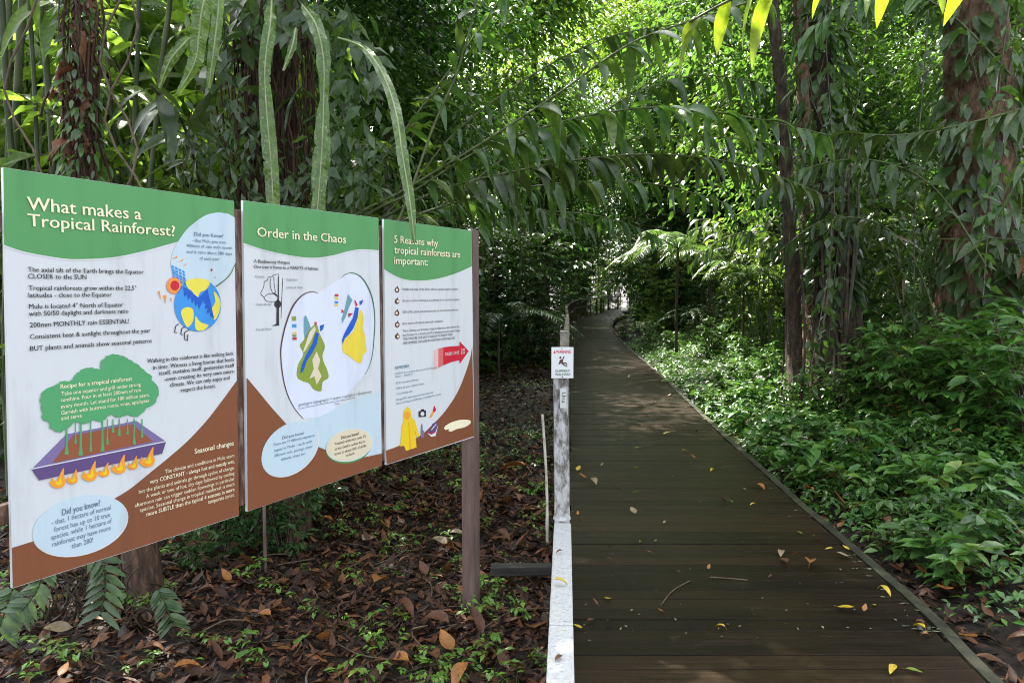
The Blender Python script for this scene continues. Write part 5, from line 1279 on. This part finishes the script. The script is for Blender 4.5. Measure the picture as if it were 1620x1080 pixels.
DK = [('tan', D1(292, 37), 18), ('yellow', D1(222, 87), 12), ('orange', D1(431, 99), 16), ('orange', D1(140, 120), 18), ('yellow', D1(381, 124), 14), ('tan', D1(327, 196), 12), ('tan', D1(402, 186), 12), ('yellow', D1(423, 231), 32), ('brown', D1(380, 244), 10),
      ('orange', D1(549, 185), 20), ('brown', D1(525, 226), 20), ('green', D1(320, 279), 28), ('yellow', D1(482, 289), 28), ('orange', D1(510, 311), 24), ('orange', D1(98, 286), 18), ('green', D1(200, 338), 26), ('yellow', D1(314, 346), 18), ('yellow', D1(575, 355), 26), ('green', D1(624, 347), 24),
      ('yellow', D1(120, 352), 36), ('orange', D1(132, 379), 34), ('tan', D1(172, 401), 48), ('orange', D1(440, 376), 16), ('brown', D1(246, 411), 20), ('brown', D1(270, 426), 20), ('green', D1(314, 433), 28), ('brown', D1(232, 384), 12), ('tan', D1(526, 393), 12),
      ('orange', D1(742, 417), 44), ('brown', D1(685, 420), 22), ('brown', D1(610, 465), 38), ('green', D1(643, 463), 20), ('yellow', D1(714, 474), 24), ('tan', D1(305, 498), 40), ('brown', D1(535, 465), 16), ('orange', D1(117, 504), 24), ('brown', D1(128, 535), 26), ('tan', D1(413, 533), 18),
      ('yellow', D1(331, 599), 22), ('tan', D1(383, 595), 12), ('brown', D1(228, 663), 26), ('orange', D1(360, 636), 24), ('brown', D1(455, 705), 24), ('orange', D1(565, 688), 28), ('yellow', D1(217, 796), 34), ('brown', D1(172, 812), 34), ('brown', D1(218, 876), 36), ('brown', D1(162, 867), 34),
      ('yellow', D1(116, 891), 34), ('orange', D1(398, 836), 26), ('yellow', D1(602, 893), 40), ('brown', D1(222, 620), 20), ('yellow', D1(604, 326), 12), ('tan', D1(155, 938), 14), ('brown', D1(775, 720), 22), ('tan', D1(748, 792), 10),
      ('green', D2(122, 441), 24), ('orange', D2(193, 470), 30), ('yellow', D2(247, 510), 26), ('yellow', D2(318, 507), 30), ('tan', D2(303, 545), 50), ('tan', D2(42, 538), 44), ('orange', D2(168, 577), 74), ('brown', D2(105, 550), 40), ('brown', D2(55, 563), 60), ('yellow', D2(490, 702), 60), ('yellow', D2(322, 770), 64),
      ('yellow', D2(442, 751), 24), ('orange', D2(400, 768), 40), ('yellow', D2(630, 852), 60), ('orange', D2(664, 878), 34), ('yellow', D2(518, 1031), 62), ('green', D2(612, 1033), 54), ('brown', D2(627, 832), 46)]
CN = {'yellow': 'bright yellow fallen leaf lying on the dark deck', 'orange': 'orange brown fallen leaf lying on the dark deck', 'tan': 'pale dried leaf curled on the dark deck', 'green': 'freshly fallen green leaf on the dark deck', 'brown': 'dark brown withered leaf on the dark deck'}
for k, (px, py), w in DK:
    q = G(px, py, DECK_Z + .003); L = w / 2.4 * q[1] / F * 1.1
    place_leaf(LV[k], q, U(0, 6.28), L / .1, CN[k], k + ' leaves on the deck')
for px, py, k, s in ((888, 925, 'yellow', .07), (883, 1042, 'brown', .045), (884, 875, 'brown', .04)):
    q = G(px, py, BZ + .003); place_leaf(LV[k], q, U(0, 6.28), s / .1, {'yellow': 'narrow yellow leaf on the white beam', 'brown': 'small dark leaf on the white beam'}[k], 'leaves on the white beam')
mb = MB()
for k in range(420):
    s = int(rng.integers(20, len(mid) - 60)); t = U(.03, .97); q = Lc[s] * (1 - t) + Rc[s] * t
    if q[1] < 2 or q[1] > 22: continue
    L = U(.006, .022); mb.leaves([(q[0], q[1], DECK_Z + .004)], dirs(1, -.05, .15), upn(1, .3), L, L * .5, droop=.4, seg=2, fold=.4)
tag(mb.build('deck_debris', M['tan_leaf']), kind='stuff')
mb = MB()
for k in range(240):
    s_ = int(rng.integers(20, 200)); t = 1 - abs(rng.normal(0, .05)); q = Lc[s_] * (1 - t) + Rc[s_] * t
    if not 2 < q[1] < 14: continue
    L = U(.015, .05); mb.leaves([(q[0], q[1], DECK_Z + .0035)], [(1, U(-.2, .2), 0)], [(0, 0, 1)], L, L * U(.3, .6), seg=3, fold=0, prof='round')
tag(mb.build('deck_lichen', noise_mat('lichen', [(.3, (.05, .06, .03)), (.7, (.17, .19, .13))], scale=30)), kind='stuff')
def twig_on_deck(pl, r, name_label):
    t = MB(); pts = [G(*p, DECK_Z + r + .002) for p in pl]; t.tube(catmull(pts, 5), r, 5)
    tag(t.build('twig', M['twig']), name_label, 'twig')
twig_on_deck([D1(400, 815), D1(440, 765), D1(500, 730)], .0035, 'curved thin twig lying across the deck')
twig_on_deck([D1(568, 718), D1(630, 722), D1(698, 728)], .003, 'straight pale twig lying along the planks')
# large single leaves in the litter
E7 = lambda x, y: (x / 3.375, 780 + y / 3.375)
E8 = lambda x, y: (480 + x / 3.0, 720 + y / 3.0)
BIG = [(E7(50, 740), 160, 'brown'), (E7(80, 920), 190, 'brown'), (E7(340, 985), 110, 'orange'), (E7(960, 740), 170, 'brown'), (E7(830, 850), 120, 'brown'), (E7(1120, 875), 150, 'brown'), (E7(1410, 705), 110, 'orange'), (E7(1085, 585), 110, 'brown'), (E7(1100, 320), 160, 'brown'), (E7(1310, 430), 120, 'brown'), (E7(1010, 930), 150, 'orange'), (E7(660, 930), 150, 'brown'),
       (E8(365, 585), 140, 'orange'), (E8(490, 735), 150, 'brown'), (E8(620, 780), 300, 'brown'), (E8(800, 810), 220, 'brown'), (E8(90, 910), 210, 'orange'), (E8(445, 955), 140, 'orange'), (E8(680, 885), 180, 'orange'), (E8(610, 940), 150, 'brown'), (E8(750, 1040), 230, 'orange'), (E8(1000, 1040), 170, 'brown'), (E8(735, 350), 80, 'tan'), (E8(955, 380), 90, 'brown'), (E8(1060, 420), 110, 'brown'), (E8(960, 260), 110, 'brown'), (E8(985, 90), 150, 'orange'), (E8(570, 510), 90, 'brown'), (E8(700, 525), 120, 'brown'), (E8(115, 300), 90, 'orange'), (E8(620, 385), 140, 'tan'), (E8(300, 470), 110, 'brown'), (E8(770, 625), 130, 'yellow'),
       (D2(250, 285), 150, 'brown'), (D2(390, 375), 110, 'orange'), (D2(300, 430), 50, 'orange'), (D2(545, 615), 80, 'brown'), (D2(640, 640), 70, 'orange'), (D2(740, 735), 150, 'orange'), (D2(850, 350), 110, 'orange'), (D2(850, 925), 150, 'orange'), (D2(940, 1000), 120, 'brown'), (D2(490, 545), 110, 'brown'), (D2(1050, 950), 110, 'brown'), (D2(850, 690), 120, 'brown')]
for i, ((px, py), w, k) in enumerate(BIG):
    q = G(px, py, .05); q[2] = float(gz(q[0], q[1])) + .03
    sc = (3.375 if i < 12 else 3.0 if i < 33 else 2.7)
    L = min(w, 165) / sc * q[1] / F
    r = float(deck_x(q[1])) < q[0]
    place_leaf(LV[k if k != 'yellow' else 'orange'], q, U(0, 6.28), L / .1, ('large %s leaf on the soil beside the walkway edge board' if r else 'large %s leaf lying in the litter in front of the board') % {'brown': 'dull brown', 'orange': 'rusty orange', 'tan': 'pale tan', 'yellow': 'yellow'}[k], ('large %s leaves ' % k) + ('by the edge board' if r else 'in the litter'), (U(-.25, .25), U(-.25, .25)))
for x, y in rnd_pts(115, -3.5, .3, 2.3, 6, okL):
    k = ('brown', 'brown', 'brown', 'brown', 'rust', 'rust', 'orange', 'brown', 'rust', 'tan')[int(rng.integers(10))]
    place_leaf(LV[k], (x, y, float(gz(x, y)) + .025), U(0, 6.28), U(.5, 1.5), {'brown': 'dull brown curled leaf in the litter left of the deck', 'orange': 'orange brown leaf in the litter left of the deck', 'rust': 'rusty red brown leaf in the litter left of the deck', 'tan': 'pale tan dry leaf in the litter left of the deck'}[k], k + ' leaves scattered in the litter', (U(-.4, .4), U(-.4, .4)))
for x, y in rnd_pts(36, .8, 6, 2.6, 8, okR):
    k = ('brown', 'rust', 'orange')[int(rng.integers(3))]
    place_leaf(LV[k], (x, y, float(gz(x, y)) + U(.12, .26)), U(0, 6.28), U(.6, 1.6), {'brown': 'dead brown leaf caught on the green ground cover', 'rust': 'rusty dead leaf caught on the green ground cover', 'orange': 'orange dead leaf caught on the green ground cover'}[k], k + ' leaves caught on the ground cover', (U(-.5, .5), U(-.5, .5)))
for k in range(95):
    sidx = int(rng.integers(90, 190)); t = U(.04, .96); q = Lc[sidx] * (1 - t) + Rc[sidx] * t
    if not 2.4 < q[1] < 15: continue
    kk = ('yellow', 'yellow', 'orange', 'brown')[int(rng.integers(4))]
    place_leaf(LV[kk], q + (0, 0, .003), U(0, 6.28), U(.2, .5), CN[kk], kk + ' leaves on the deck')
# seedlings in the litter
SE = [make_shrub('seedling', .055, .05, 4, 2, 4, .030, 'leaf_seed', 'stem_green', seg=2, wl=.45, low=.6) for _ in range(3)]
PC['seedling'] = 'seedling'
tk7 = []
for x, y in rnd_pts(230, -3.2, .4, 2.4, 10, okL):
    place(SE, x, y, 'tiny bright green seedling sprouting through the litter', 'seedlings in the litter', sc=U(.7, 2.0))
# low greenery closing the gap where the walkway turns out of sight
for k in range(16):
    q = P(905 + k * 10, 450, 60 + (k % 4) * 2.2)
    if dd(q[0], q[1]) > .8: place(SH_L + GI_L, q[0], q[1], 'pale green leafy plant where the walkway turns out of sight', 'plants at the turn of the walkway', sc=U(.55, .95))
